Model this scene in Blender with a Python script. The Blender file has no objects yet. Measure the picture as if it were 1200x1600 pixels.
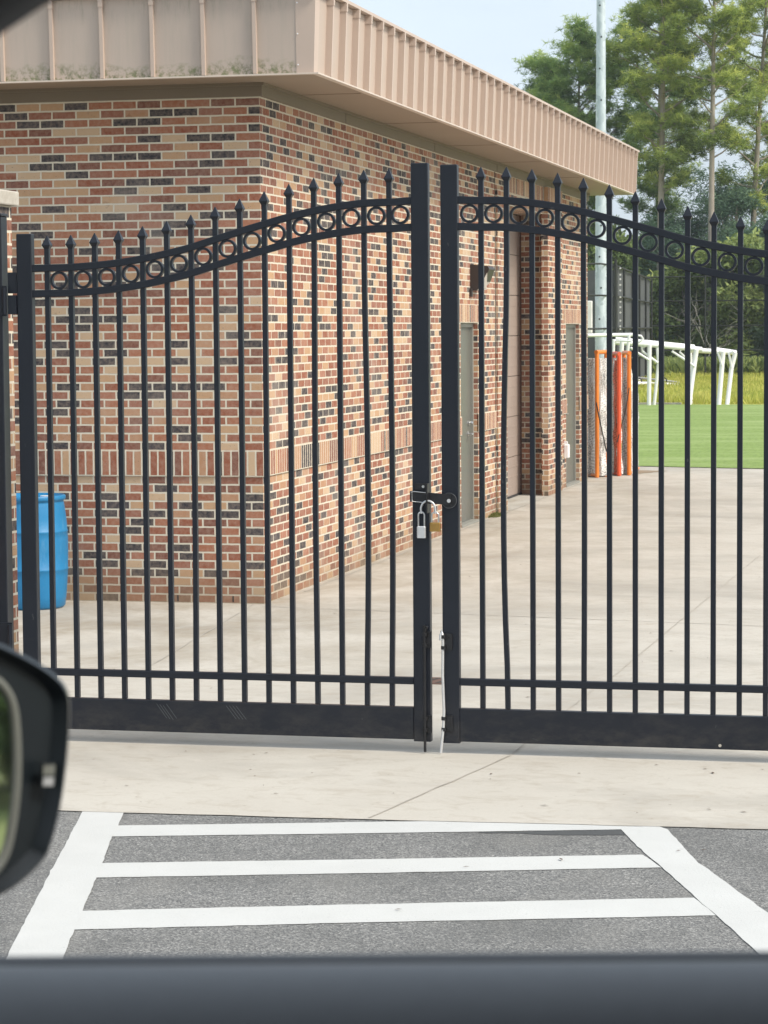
import bpy, bmesh, math, random
import numpy as np
from mathutils import Vector, Matrix
from math import sin, cos, pi, radians as R
SC = bpy.context.scene
COL = SC.collection
random.seed(7)

# ------------------------------------------------------------------ camera
CAM_H = 2.16
YAW = R(13.12); PITCH = math.atan(283/4000.0); ROLL = 0.0068
fw = Vector((-sin(YAW)*cos(PITCH), cos(YAW)*cos(PITCH), -sin(PITCH)))
rt0 = Vector((cos(YAW), sin(YAW), 0)); up0 = rt0.cross(fw)
rt = rt0*cos(ROLL) - up0*sin(ROLL); up = up0*cos(ROLL) + rt0*sin(ROLL)
cam = bpy.data.cameras.new('camera'); camo = bpy.data.objects.new('camera', cam); COL.objects.link(camo)
m = Matrix((rt, up, -fw)).transposed().to_4x4(); m.translation = (0, 0, CAM_H); camo.matrix_world = m
cam.sensor_fit = 'VERTICAL'; cam.sensor_height = 36; cam.sensor_width = 27; cam.lens = 90
cam.clip_start = 0.05; cam.clip_end = 3000
cam.dof.use_dof = True; cam.dof.focus_distance = 13.5; cam.dof.aperture_fstop = 21
SC.camera = camo
SC.render.resolution_x = 768; SC.render.resolution_y = 1024

# ------------------------------------------------------------------ sky and sun
SUN_EL = R(46); SUN_AZ = (0.96, -0.28)          # horizontal direction towards the sun
w = bpy.data.worlds.new('World'); SC.world = w; w.use_nodes = True
nt = w.node_tree; nt.nodes.clear()
sky = nt.nodes.new('ShaderNodeTexSky'); sky.sky_type = 'NISHITA'; sky.sun_disc = False
sky.sun_elevation = SUN_EL; sky.sun_rotation = math.atan2(SUN_AZ[0], SUN_AZ[1])
sky.air_density = 1.0; sky.dust_density = 5.0; sky.ozone_density = 1.2
bg = nt.nodes.new('ShaderNodeBackground'); bg.inputs[1].default_value = 0.15
# thin bright cloud veil over the blue
tcw = nt.nodes.new('ShaderNodeTexCoord'); mpw = nt.nodes.new('ShaderNodeMapping'); mpw.inputs['Scale'].default_value = (1, 1, 3.2)
nzw = nt.nodes.new('ShaderNodeTexNoise'); nzw.inputs['Scale'].default_value = 2.6; nzw.inputs['Detail'].default_value = 6; nzw.inputs['Roughness'].default_value = .55
rpw = nt.nodes.new('ShaderNodeValToRGB'); rpw.color_ramp.elements[0].position = .32; rpw.color_ramp.elements[0].color = (.62, .62, .62, 1); rpw.color_ramp.elements[1].position = .68; rpw.color_ramp.elements[1].color = (.92, .92, .92, 1)
mxw = nt.nodes.new('ShaderNodeMix'); mxw.data_type = 'RGBA'; mxw.inputs[7].default_value = (4.6, 5.25, 5.85, 1)
nt.links.new(tcw.outputs['Generated'], mpw.inputs[0]); nt.links.new(mpw.outputs[0], nzw.inputs['Vector']); nt.links.new(nzw.outputs['Fac'], rpw.inputs[0]); nt.links.new(rpw.outputs[0], mxw.inputs[0])
wo = nt.nodes.new('ShaderNodeOutputWorld')
nt.links.new(sky.outputs[0], mxw.inputs[6]); nt.links.new(mxw.outputs[2], bg.inputs[0]); nt.links.new(bg.outputs[0], wo.inputs[0])
sl = bpy.data.lights.new('sun', 'SUN'); sl.energy = 2.8; sl.angle = R(15); sl.color = (1.0, 0.93, 0.81)
so = bpy.data.objects.new('sun', sl); COL.objects.link(so)
d = Vector((SUN_AZ[0]*cos(SUN_EL), SUN_AZ[1]*cos(SUN_EL), sin(SUN_EL)))
so.rotation_euler = d.to_track_quat('Z', 'Y').to_euler(); so.location = (20, -20, 40)
SC.view_settings.view_transform = 'Standard'; SC.view_settings.look = 'None'
SC.view_settings.exposure = 0.42; SC.view_settings.gamma = 1

# ------------------------------------------------------------------ node helpers
class NT:
    def __init__(s, name):
        s.m = bpy.data.materials.new(name); s.m.use_nodes = True
        s.t = s.m.node_tree; s.n = s.t.nodes; s.b = s.n['Principled BSDF']
    def node(s, ty, ins=None, **kw):
        x = s.n.new(ty)
        for k, v in kw.items(): setattr(x, k, v)
        for k, v in (ins or {}).items(): s.put(x.inputs[k], v)
        return x
    def put(s, sock, v):
        if hasattr(v, 'is_output') or isinstance(v, bpy.types.NodeSocket): s.t.links.new(v, sock)
        else: sock.default_value = v
    def math(s, op, a, b=0.0, c=0.0, clamp=False):
        x = s.n.new('ShaderNodeMath'); x.operation = op; x.use_clamp = clamp
        s.put(x.inputs[0], a); s.put(x.inputs[1], b); s.put(x.inputs[2], c); return x.outputs[0]
    def mix(s, f, a, b, blend='MIX'):
        x = s.n.new('ShaderNodeMix'); x.data_type = 'RGBA'; x.blend_type = blend
        s.put(x.inputs[0], f); s.put(x.inputs[6], rgba(a)); s.put(x.inputs[7], rgba(b)); return x.outputs[2]
    def noise(s, scale, detail=3, rough=.55, vec=None, dist=0):
        x = s.n.new('ShaderNodeTexNoise'); x.inputs['Scale'].default_value = scale
        x.inputs['Detail'].default_value = detail; x.inputs['Roughness'].default_value = rough
        x.inputs['Distortion'].default_value = dist
        if vec is not None: s.t.links.new(vec, x.inputs['Vector'])
        return x.outputs['Fac']
    def ramp(s, f, stops, interp='LINEAR'):
        x = s.n.new('ShaderNodeValToRGB'); cr = x.color_ramp; cr.interpolation = interp
        while len(cr.elements) < len(stops): cr.elements.new(0.5)
        for e, (p, c) in zip(cr.elements, stops): e.position = p; e.color = rgba(c)
        s.put(x.inputs[0], f); return x.outputs[0]
    def coord(s, which='Object', scale=None):
        x = s.n.new('ShaderNodeTexCoord').outputs[which]
        if scale:
            q = s.n.new('ShaderNodeMapping'); q.inputs['Scale'].default_value = scale
            s.t.links.new(x, q.inputs[0]); x = q.outputs[0]
        return x
    def bump(s, h, strength=.3, dist=.01):
        x = s.n.new('ShaderNodeBump'); x.inputs['Strength'].default_value = strength
        x.inputs['Distance'].default_value = dist; s.put(x.inputs['Height'], h)
        s.t.links.new(x.outputs[0], s.b.inputs['Normal'])
    def fin(s, col=None, rough=None, metal=None, spec=None):
        if col is not None: s.put(s.b.inputs['Base Color'], rgba(col))
        if rough is not None: s.put(s.b.inputs['Roughness'], rough)
        if metal is not None: s.put(s.b.inputs['Metallic'], metal)
        if spec is not None: s.put(s.b.inputs['Specular IOR Level'], spec)
        return s.m
def rgba(c):
    if isinstance(c, (tuple, list)): return tuple(c)[:3]+(1,) if len(c) < 4 else tuple(c)
    return c
def g3(v): return (v, v, v)

def simple(name, c, rough=.5, metal=0, var=.12, scale=8, bump=0, spec=.5):
    t = NT(name); n = t.noise(scale, 4, vec=t.coord())
    col = t.mix(n, tuple(x*(1-var) for x in c), tuple(min(1, x*(1+var)) for x in c))
    if bump: t.bump(t.noise(scale*8, 3, vec=t.coord()), bump, .004)
    return t.fin(col, rough, metal, spec)

def brick_material(name, soldier=False, grime=True):
    t = NT(name)
    uv = t.coord('UV'); ob = t.coord()
    wob = t.n.new('ShaderNodeTexNoise'); wob.inputs['Scale'].default_value = 14; wob.inputs['Detail'].default_value = 2
    t.t.links.new(ob, wob.inputs['Vector'])
    v = t.node('ShaderNodeVectorMath', operation='SUBTRACT'); t.t.links.new(wob.outputs['Color'], v.inputs[0]); v.inputs[1].default_value = (.5, .5, .5)
    v2 = t.node('ShaderNodeVectorMath', operation='SCALE'); t.t.links.new(v.outputs[0], v2.inputs[0]); v2.inputs['Scale'].default_value = .006
    v3 = t.node('ShaderNodeVectorMath', operation='ADD'); t.t.links.new(uv, v3.inputs[0]); t.t.links.new(v2.outputs[0], v3.inputs[1])
    b = t.n.new('ShaderNodeTexBrick')
    t.t.links.new(v3.outputs[0], b.inputs['Vector'])
    b.offset = 0 if soldier else .5; b.offset_frequency = 2; b.squash = 1
    b.inputs['Color1'].default_value = (0, 0, 0, 1); b.inputs['Color2'].default_value = (1, 1, 1, 1)
    b.inputs['Mortar'].default_value = (0, 0, 0, 1)
    b.inputs['Scale'].default_value = 1
    b.inputs['Mortar Size'].default_value = .0074; b.inputs['Mortar Smooth'].default_value = .15
    b.inputs['Bias'].default_value = 0
    b.inputs['Brick Width'].default_value = .0677 if soldier else .2032
    b.inputs['Row Height'].default_value = .2032 if soldier else .0677
    char, char2 = (.040, .038, .045), (.060, .054, .060)
    red, red2, red3 = (.28, .096, .055), (.35, .140, .080), (.20, .080, .056)
    tan, tan2, tan3 = (.49, .30, .17), (.55, .385, .245), (.43, .235, .135)
    if soldier:
        st = [(0, red), (.20, tan), (.27, red2), (.45, red3), (.58, tan3), (.68, char), (.73, red), (.90, tan2)]
    else:
        st = [(0, char), (.13, char2), (.21, red3), (.30, red), (.41, tan), (.49, red2), (.61, tan3), (.68, (.29, .115, .075)), (.81, tan2), (.89, (.36, .155, .10)), (.95, red)]
    tint = t.node('ShaderNodeSeparateColor'); t.t.links.new(b.outputs['Color'], tint.inputs[0])
    bc = t.ramp(tint.outputs[0], st, 'CONSTANT')
    # fired-clay mottling, light flecks and dark pits
    mo = t.noise(30, 5, .65, ob)
    bc = t.mix(t.math('MULTIPLY', t.math('SUBTRACT', mo, .38, clamp=True), 2.2, clamp=True), bc, t.mix(.42, bc, (.56, .43, .33)))
    pits = t.math('GREATER_THAN', t.noise(60, 3, .6, ob), .655)
    bc = t.mix(t.math('MULTIPLY', t.math('GREATER_THAN', t.noise(7, 5, .7, ob), .66), .22), bc, (.06, .04, .035))
    bc = t.mix(t.math('MULTIPLY', pits, .5), bc, (.05, .035, .03))
    mc = t.mix(t.noise(20, 4, .6, ob), (.55, .49, .385), (.75, .69, .57))
    sep = t.node('ShaderNodeSeparateXYZ'); t.t.links.new(ob, sep.inputs[0])
    col = t.mix(b.outputs['Fac'], bc, mc)
    # damp soiling near the ground, patchy
    if grime:
        low = t.math('MULTIPLY', t.math('SUBTRACT', 1, t.math('DIVIDE', sep.outputs[2], .34), clamp=True), t.noise(2.3, 4, .6, ob))
        col = t.mix(t.math('MULTIPLY', low, 1.1, clamp=True), col, (.27, .19, .12), 'MIX')
        eff = t.math('MULTIPLY', t.math('SUBTRACT', t.noise(.9, 5, .6, ob), .52, clamp=True), 1.6)
        col = t.mix(eff, col, (.62, .55, .47))
    h = t.math('SUBTRACT', 1, b.outputs['Fac'])
    h = t.math('ADD', h, t.math('MULTIPLY', mo, .25))
    t.bump(h, .6, .006)
    return t.fin(col, .85, 0, .25)

def concrete_material(name, c1, c2, stain=(.32, .27, .21)):
    t = NT(name); ob = t.coord(); st = t.coord('Object', (.8, 1.15, 1))
    a = t.noise(1.1, 6, .6, ob); b_ = t.noise(.55, 5, .65, st, .6); f = t.noise(60, 4, .7, ob); v = t.noise(5, 6, .7, t.coord('Object', (1, 1.5, 1)), 1.2)
    col = t.mix(a, c1, c2)
    col = t.mix(t.math('MULTIPLY', t.math('SUBTRACT', b_, .46, clamp=True), 3.2, clamp=True), col, tuple(x*.72 for x in c1))
    col = t.mix(t.math('MULTIPLY', t.math('SUBTRACT', v, .50, clamp=True), 2.2, clamp=True), col, stain)
    col = t.mix(t.math('MULTIPLY', t.math('SUBTRACT', f, .5), 1.0, clamp=True), col, tuple(x*.62 for x in c1))
    sx = t.node('ShaderNodeSeparateXYZ'); t.t.links.new(ob, sx.inputs[0])
    near = t.math('SUBTRACT', 1, t.math('DIVIDE', t.math('ADD', sx.outputs[0], 5.5), 3.6), clamp=True)
    run = t.math('MULTIPLY', t.math('SUBTRACT', t.noise(1.6, 6, .7, t.coord('Object', (1, .55, 1)), .8), .40, clamp=True), 4.0, clamp=True)
    yon = t.math('GREATER_THAN', sx.outputs[1], 15.5)
    col = t.mix(t.math('MULTIPLY', t.math('MULTIPLY', near, run), t.math('MULTIPLY', yon, .62)), col, (.27, .225, .165))
    sp = t.math('GREATER_THAN', t.noise(26, 2, .5, ob), .74)
    col = t.mix(t.math('MULTIPLY', sp, .5), col, (.16, .12, .09))
    t.bump(f, .25, .003)
    return t.fin(col, .9, 0, .25)

def asphalt_material():
    t = NT('asphalt'); ob = t.coord()
    vo = t.n.new('ShaderNodeTexVoronoi'); vo.inputs['Scale'].default_value = 135; t.t.links.new(ob, vo.inputs['Vector'])
    sep = t.node('ShaderNodeSeparateColor'); t.t.links.new(vo.outputs['Color'], sep.inputs[0])
    vo2 = t.n.new('ShaderNodeTexVoronoi'); vo2.inputs['Scale'].default_value = 200; t.t.links.new(ob, vo2.inputs['Vector'])
    sep2 = t.node('ShaderNodeSeparateColor'); t.t.links.new(vo2.outputs['Color'], sep2.inputs[0])
    c = t.ramp(sep.outputs[0], [(0, g3(.06)), (.3, g3(.13)), (.6, (.20, .20, .195)), (.82, (.275, .27, .255)), (.93, (.37, .36, .34)), (1, (.48, .47, .445))])
    c2 = t.ramp(sep2.outputs[0], [(0, g3(.055)), (.5, g3(.16)), (.85, (.25, .247, .237)), (1, (.46, .45, .43))])
    c = t.mix(.45, c, c2)
    big = t.noise(.9, 6, .65, ob)
    c = t.mix(t.math('MULTIPLY', t.math('SUBTRACT', big, .45, clamp=True), 2.6, clamp=True), c, (.10, .10, .097))
    c = t.mix(t.math('MULTIPLY', t.math('SUBTRACT', t.noise(1.7, 4, .6, t.coord('Object', (1, .4, 1))), .54, clamp=True), 2.2, clamp=True), c, (.27, .26, .24))
    t.bump(vo.outputs['Distance'], .35, .006)
    return t.fin(c, .88, 0, .3)

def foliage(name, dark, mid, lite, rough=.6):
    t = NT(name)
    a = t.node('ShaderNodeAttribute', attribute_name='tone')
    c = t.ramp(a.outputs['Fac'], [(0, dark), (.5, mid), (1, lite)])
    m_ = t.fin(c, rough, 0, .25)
    tr = t.n.new('ShaderNodeBsdfTranslucent'); t.t.links.new(c, tr.inputs[0])
    mx = t.n.new('ShaderNodeMixShader'); mx.inputs[0].default_value = .38
    out = [n for n in t.n if n.type == 'OUTPUT_MATERIAL'][0]
    t.t.links.new(t.b.outputs[0], mx.inputs[1]); t.t.links.new(tr.outputs[0], mx.inputs[2]); t.t.links.new(mx.outputs[0], out.inputs[0])
    return m_

M = {}
M['brick'] = brick_material('brick')
M['soldier'] = brick_material('soldier_brick', True, False)
M['concrete'] = concrete_material('concrete', (.43, .395, .345), (.54, .51, .455))
M['stone'] = concrete_material('cast_stone', (.42, .39, .34), (.58, .54, .47))
M['apron'] = concrete_material('apron_concrete', (.40, .39, .35), (.5, .48, .44))
M['asphalt'] = asphalt_material()
M['patch'] = simple('asphalt_patch', (.065, .067, .068), .9, scale=60, var=.35)
def paint_mat():
    t = NT('road_paint'); ob = t.coord()
    n = t.noise(2.2, 6, .65, ob); f = t.noise(80, 3, .6, ob)
    c = t.mix(n, (.47, .47, .455), (.60, .60, .585))
    c = t.mix(t.math('MULTIPLY', t.math('SUBTRACT', t.noise(14, 5, .7, ob), .58, clamp=True), 2.2, clamp=True), c, (.50, .50, .47))
    c = t.mix(t.math('GREATER_THAN', f, .70), c, (.30, .30, .29))
    c = t.mix(t.math('MULTIPLY', t.math('GREATER_THAN', t.noise(7, 6, .8, t.coord('Object', (1, 2, 1))), .665), .6), c, (.33, .33, .32))
    t.bump(f, .4, .004)
    return t.fin(c, .6, 0, .3)
M['paint'] = paint_mat()
def steel_mat():
    t = NT('black_powder_coat'); ob = t.coord()
    n = t.noise(3, 5, .6, ob)
    c = t.mix(n, (.0065, .009, .0155), (.0115, .0145, .0225))
    sc = t.math('GREATER_THAN', t.noise(28, 3, .6, t.coord('Object', (1, 1, .35))), .73)
    c = t.mix(t.math('MULTIPLY', sc, .35), c, (.12, .12, .12))
    r = t.math('ADD', .30, t.math('MULTIPLY', t.noise(9, 4, .6, ob), .22))
    sp = t.node('ShaderNodeSeparateXYZ'); t.t.links.new(t.coord('Generated'), sp.inputs[0]); gz = t.node('ShaderNodeNewGeometry'); sz = t.node('ShaderNodeSeparateXYZ'); t.t.links.new(gz.outputs['Position'], sz.inputs[0])
    du = t.math('MULTIPLY', t.math('SUBTRACT', 1, t.math('DIVIDE', sz.outputs[2], .30), clamp=True), t.math('MULTIPLY', t.math('SUBTRACT', t.noise(6, 5, .75, t.coord('Object', (1, 1, 2.2))), .42, clamp=True), 2.6), clamp=True)
    c = t.mix(t.math('MULTIPLY', du, .55), c, (.12, .105, .085))
    t.bump(t.noise(40, 2, .5, ob), .05, .002)
    return t.fin(c, r, 0, .38)
M['steel'] = steel_mat()
M['black_iron'] = simple('black_iron', (.02, .02, .022), .42, .3, scale=40, var=.5, bump=.1)
M['scratch'] = simple('scratched_paint', (.09, .095, .10), .5, scale=30)
M['galv'] = None
def galv_mat():
    t = NT('galvanised_steel'); ob = t.coord()
    vo = t.n.new('ShaderNodeTexVoronoi'); vo.inputs['Scale'].default_value = 9; t.t.links.new(t.coord('Object', (1, 1, .5)), vo.inputs['Vector'])
    sep = t.node('ShaderNodeSeparateColor'); t.t.links.new(vo.outputs['Color'], sep.inputs[0])
    c = t.mix(sep.outputs[0], (.43, .50, .56), (.63, .70, .77))
    return t.fin(c, .5, .25)
M['galv'] = galv_mat()
M['chrome'] = simple('bright_steel', (.62, .62, .62), .28, .9, scale=50)
M['silver'] = simple('laminated_steel', (.66, .66, .66), .35, .5, scale=40)
M['brass'] = simple('aged_brass', (.42, .25, .075), .4, .75, scale=30, var=.3)
def fascia_mat():
    t = NT('tan_metal'); ob = t.coord(); sep = t.node('ShaderNodeSeparateXYZ'); t.t.links.new(ob, sep.inputs[0])
    gn = t.n.new('ShaderNodeNewGeometry'); sn = t.node('ShaderNodeSeparateXYZ'); t.t.links.new(gn.outputs['Normal'], sn.inputs[0])
    front = t.math('GREATER_THAN', t.math('MULTIPLY', sn.outputs[1], -1), .8)
    base = t.mix(t.noise(1.4, 4, .6, ob), (.45, .37, .315), (.52, .43, .365))
    streak = t.noise(5, 5, .7, t.coord('Object', (3.2, 3.2, .28)))
    base = t.mix(t.math('MULTIPLY', t.math('SUBTRACT', streak, .48, clamp=True), t.math('MULTIPLY', front, 2.0), clamp=True), base, (.40, .35, .29))
    dz = t.math('SUBTRACT', 1, t.math('DIVIDE', t.math('SUBTRACT', sep.outputs[2], 4.112), t.math('ADD', .03, t.math('MULTIPLY', t.noise(3.1, 3, .6, t.coord('Object', (1, 1, .1))), .17))), clamp=True)
    al = t.math('MULTIPLY', t.math('MULTIPLY', t.math('POWER', dz, .7), t.math('MULTIPLY', t.math('SUBTRACT', t.noise(17, 5, .75, ob), .43, clamp=True), 7)), front, clamp=True)
    base = t.mix(al, base, t.mix(t.noise(9, 2, .5, ob), (.13, .12, .085), (.25, .27, .13)))
    dt = t.math('DIVIDE', t.math('SUBTRACT', sep.outputs[2], 4.50), .2, clamp=True)
    al2 = t.math('MULTIPLY', t.math('MULTIPLY', dt, t.math('MULTIPLY', t.math('SUBTRACT', t.noise(7, 5, .75, t.coord('Object', (3.5, 3.5, .5))), .5, clamp=True), 3.2)), front, clamp=True)
    base = t.mix(al2, base, (.24, .22, .16))
    return t.fin(base, .48, 0, .4)
M['fascia'] = fascia_mat()
M['batten'] = simple('tan_metal_seam', (.53, .42, .35), .42, scale=3, var=.06)
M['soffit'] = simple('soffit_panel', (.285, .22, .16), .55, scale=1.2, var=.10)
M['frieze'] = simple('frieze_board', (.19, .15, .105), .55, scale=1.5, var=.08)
M['drip'] = simple('drip_edge', (.62, .53, .45), .4, scale=3, var=.06)
M['door'] = simple('olive_grey_door', (.13, .13, .112), .38, scale=2, var=.12)
M['doorframe'] = simple('door_frame_paint', (.27, .265, .235), .5)
M['rollup'] = simple('taupe_rollup_door', (.36, .29, .25), .5, scale=1.6, var=.12)
M['bronze'] = simple('bronze_housing', (.035, .026, .024), .45)
M['lens'] = simple('frosted_lens', (.75, .74, .68), .3)
M['white'] = simple('white_paint', (.80, .785, .79), .45, var=.06)
M['dkgap'] = simple('dark_joint', (.05, .042, .035), .9)
M['joint'] = simple('slab_joint', (.37, .34, .295), .9, scale=6, var=.4)
M['rust'] = simple('rusty_iron', (.12, .065, .048), .8, scale=20, var=.4, bump=.3)
def drum_mat():
    t = NT('blue_plastic'); ob = t.coord()
    c = t.mix(t.noise(3, 4, .6, ob), (.010, .16, .36), (.018, .215, .45))
    c = t.mix(t.math('MULTIPLY', t.math('SUBTRACT', t.noise(11, 5, .7, t.coord('Object', (1, 1, .3))), .56, clamp=True), 2.2, clamp=True), c, (.14, .32, .50))
    return t.fin(c, .42, 0, .5)
M['drum'] = drum_mat()
M['orange'] = simple('orange_tube', (.78, .23, .035), .4, scale=6, var=.14)
M['red'] = simple('red_orange_tube', (.75, .12, .045), .45, scale=6, var=.14)
def net_mat(name, c):
    t = NT(name); b = t.n.new('ShaderNodeTexBrick'); t.t.links.new(t.coord('UV'), b.inputs['Vector'])
    b.offset = 0; b.inputs['Scale'].default_value = 1; b.inputs['Brick Width'].default_value = .04; b.inputs['Row Height'].default_value = .04
    b.inputs['Mortar Size'].default_value = .0095; b.inputs['Mortar Smooth'].default_value = .6
    t.put(t.b.inputs['Alpha'], t.math('ADD', .45, t.math('MULTIPLY', b.outputs['Fac'], .55)))
    return t.fin(t.mix(t.noise(3, 3, .5, t.coord()), tuple(x*.86 for x in c), c), .85, 0, .2)
M['net'] = net_mat('white_net', (.93, .92, .90))
M['dknet'] = net_mat('grey_net', (.88, .86, .83))
M['rednet'] = net_mat('red_cord_net', (.85, .30, .20))
M['rope'] = simple('black_cord', (.03, .03, .03), .8)
M['screen'] = simple('windscreen_mesh', (.085, .092, .10), .85, scale=1.5, var=.22)
M['chain'] = simple('vinyl_fence', (.02, .024, .022), .7)
def ground_mat(name, a, b, c, sc, grain=0):
    t = NT(name); ob = t.coord()
    col = t.mix(t.noise(sc, 5, .65, ob), a, b)
    if grain: col = t.mix(t.math('MULTIPLY', t.math('SUBTRACT', t.noise(16, 3, .7, t.coord('Object', (1, .12, 1))), .42, clamp=True), 2.4, clamp=True), col, tuple(x*.72 for x in a))
    col = t.mix(t.math('MULTIPLY', t.math('SUBTRACT', t.noise(sc*.25, 5, .6, t.coord('Object', (.5, 1.6, 1))), .47, clamp=True), 2.6, clamp=True), col, c)
    t.bump(t.noise(sc*6, 3, .6, ob), .5, .03)
    return t.fin(col, .95, 0, .15)
M['turf'] = ground_mat('turf', (.185, .265, .075), (.25, .335, .10), (.36, .43, .19), 2.2, 1)
M['meadow'] = ground_mat('meadow', (.38, .40, .08), (.52, .48, .13), (.42, .33, .13), .8)
M['terrain'] = ground_mat('terrain', (.16, .19, .07), (.22, .25, .09), (.25, .24, .12), .3)
M['dirt'] = ground_mat('dirt', (.22, .16, .11), (.36, .30, .22), (.15, .11, .08), 6)
def bark_mat(name, a, b):
    t = NT(name); ob = t.coord('Object', (1, 1, .35))
    n = t.noise(6, 5, .7, ob); t.bump(n, .8, .05)
    return t.fin(t.mix(n, a, b), .9, 0, .2)
M['bark'] = bark_mat('pine_bark', (.19, .16, .135), (.46, .41, .355))
M['deadwood'] = simple('dead_wood', (.34, .32, .28), .8)
M['pine'] = foliage('pine_needles', (.060, .105, .032), (.32, .41, .10), (.76, .78, .22))
M['pine_dark'] = foliage('pine_needles_dark', (.05, .10, .038), (.23, .35, .105), (.55, .64, .20))
M['leaf'] = foliage('broad_leaves', (.07, .11, .045), (.20, .27, .09), (.44, .50, .17))
M['leaf_blue'] = foliage('cedar_leaves', (.06, .115, .085), (.125, .21, .14), (.23, .33, .19))
M['blade'] = foliage('meadow_blades', (.27, .34, .06), (.48, .50, .11), (.66, .60, .20))
M['moss'] = foliage('moss_tuft', (.06, .08, .02), (.16, .17, .05), (.28, .28, .1))
M['litter'] = simple('leaf_litter', (.09, .055, .035), .9, var=.5, scale=3)
M['trim'] = simple('grey_trim_plastic', (.165, .168, .175), .5, scale=90, var=.10, bump=.08)
M['seal'] = simple('rubber_seal', (.03, .03, .033), .55, scale=40)
M['sealtop'] = simple('belt_moulding', (.13, .13, .135), .35)
M['carpaint'] = simple('car_paint', (.03, .035, .04), .25)
M['mirror_shell'] = simple('black_mirror_plastic', (.013, .018, .022), .32, scale=60, var=.2)
M['edge'] = simple('mirror_edge', (.20, .205, .18), .3)
tm = NT('mirror_glass'); M['mirror'] = tm.fin((.80, .84, .80), .03, 1.0)

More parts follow.
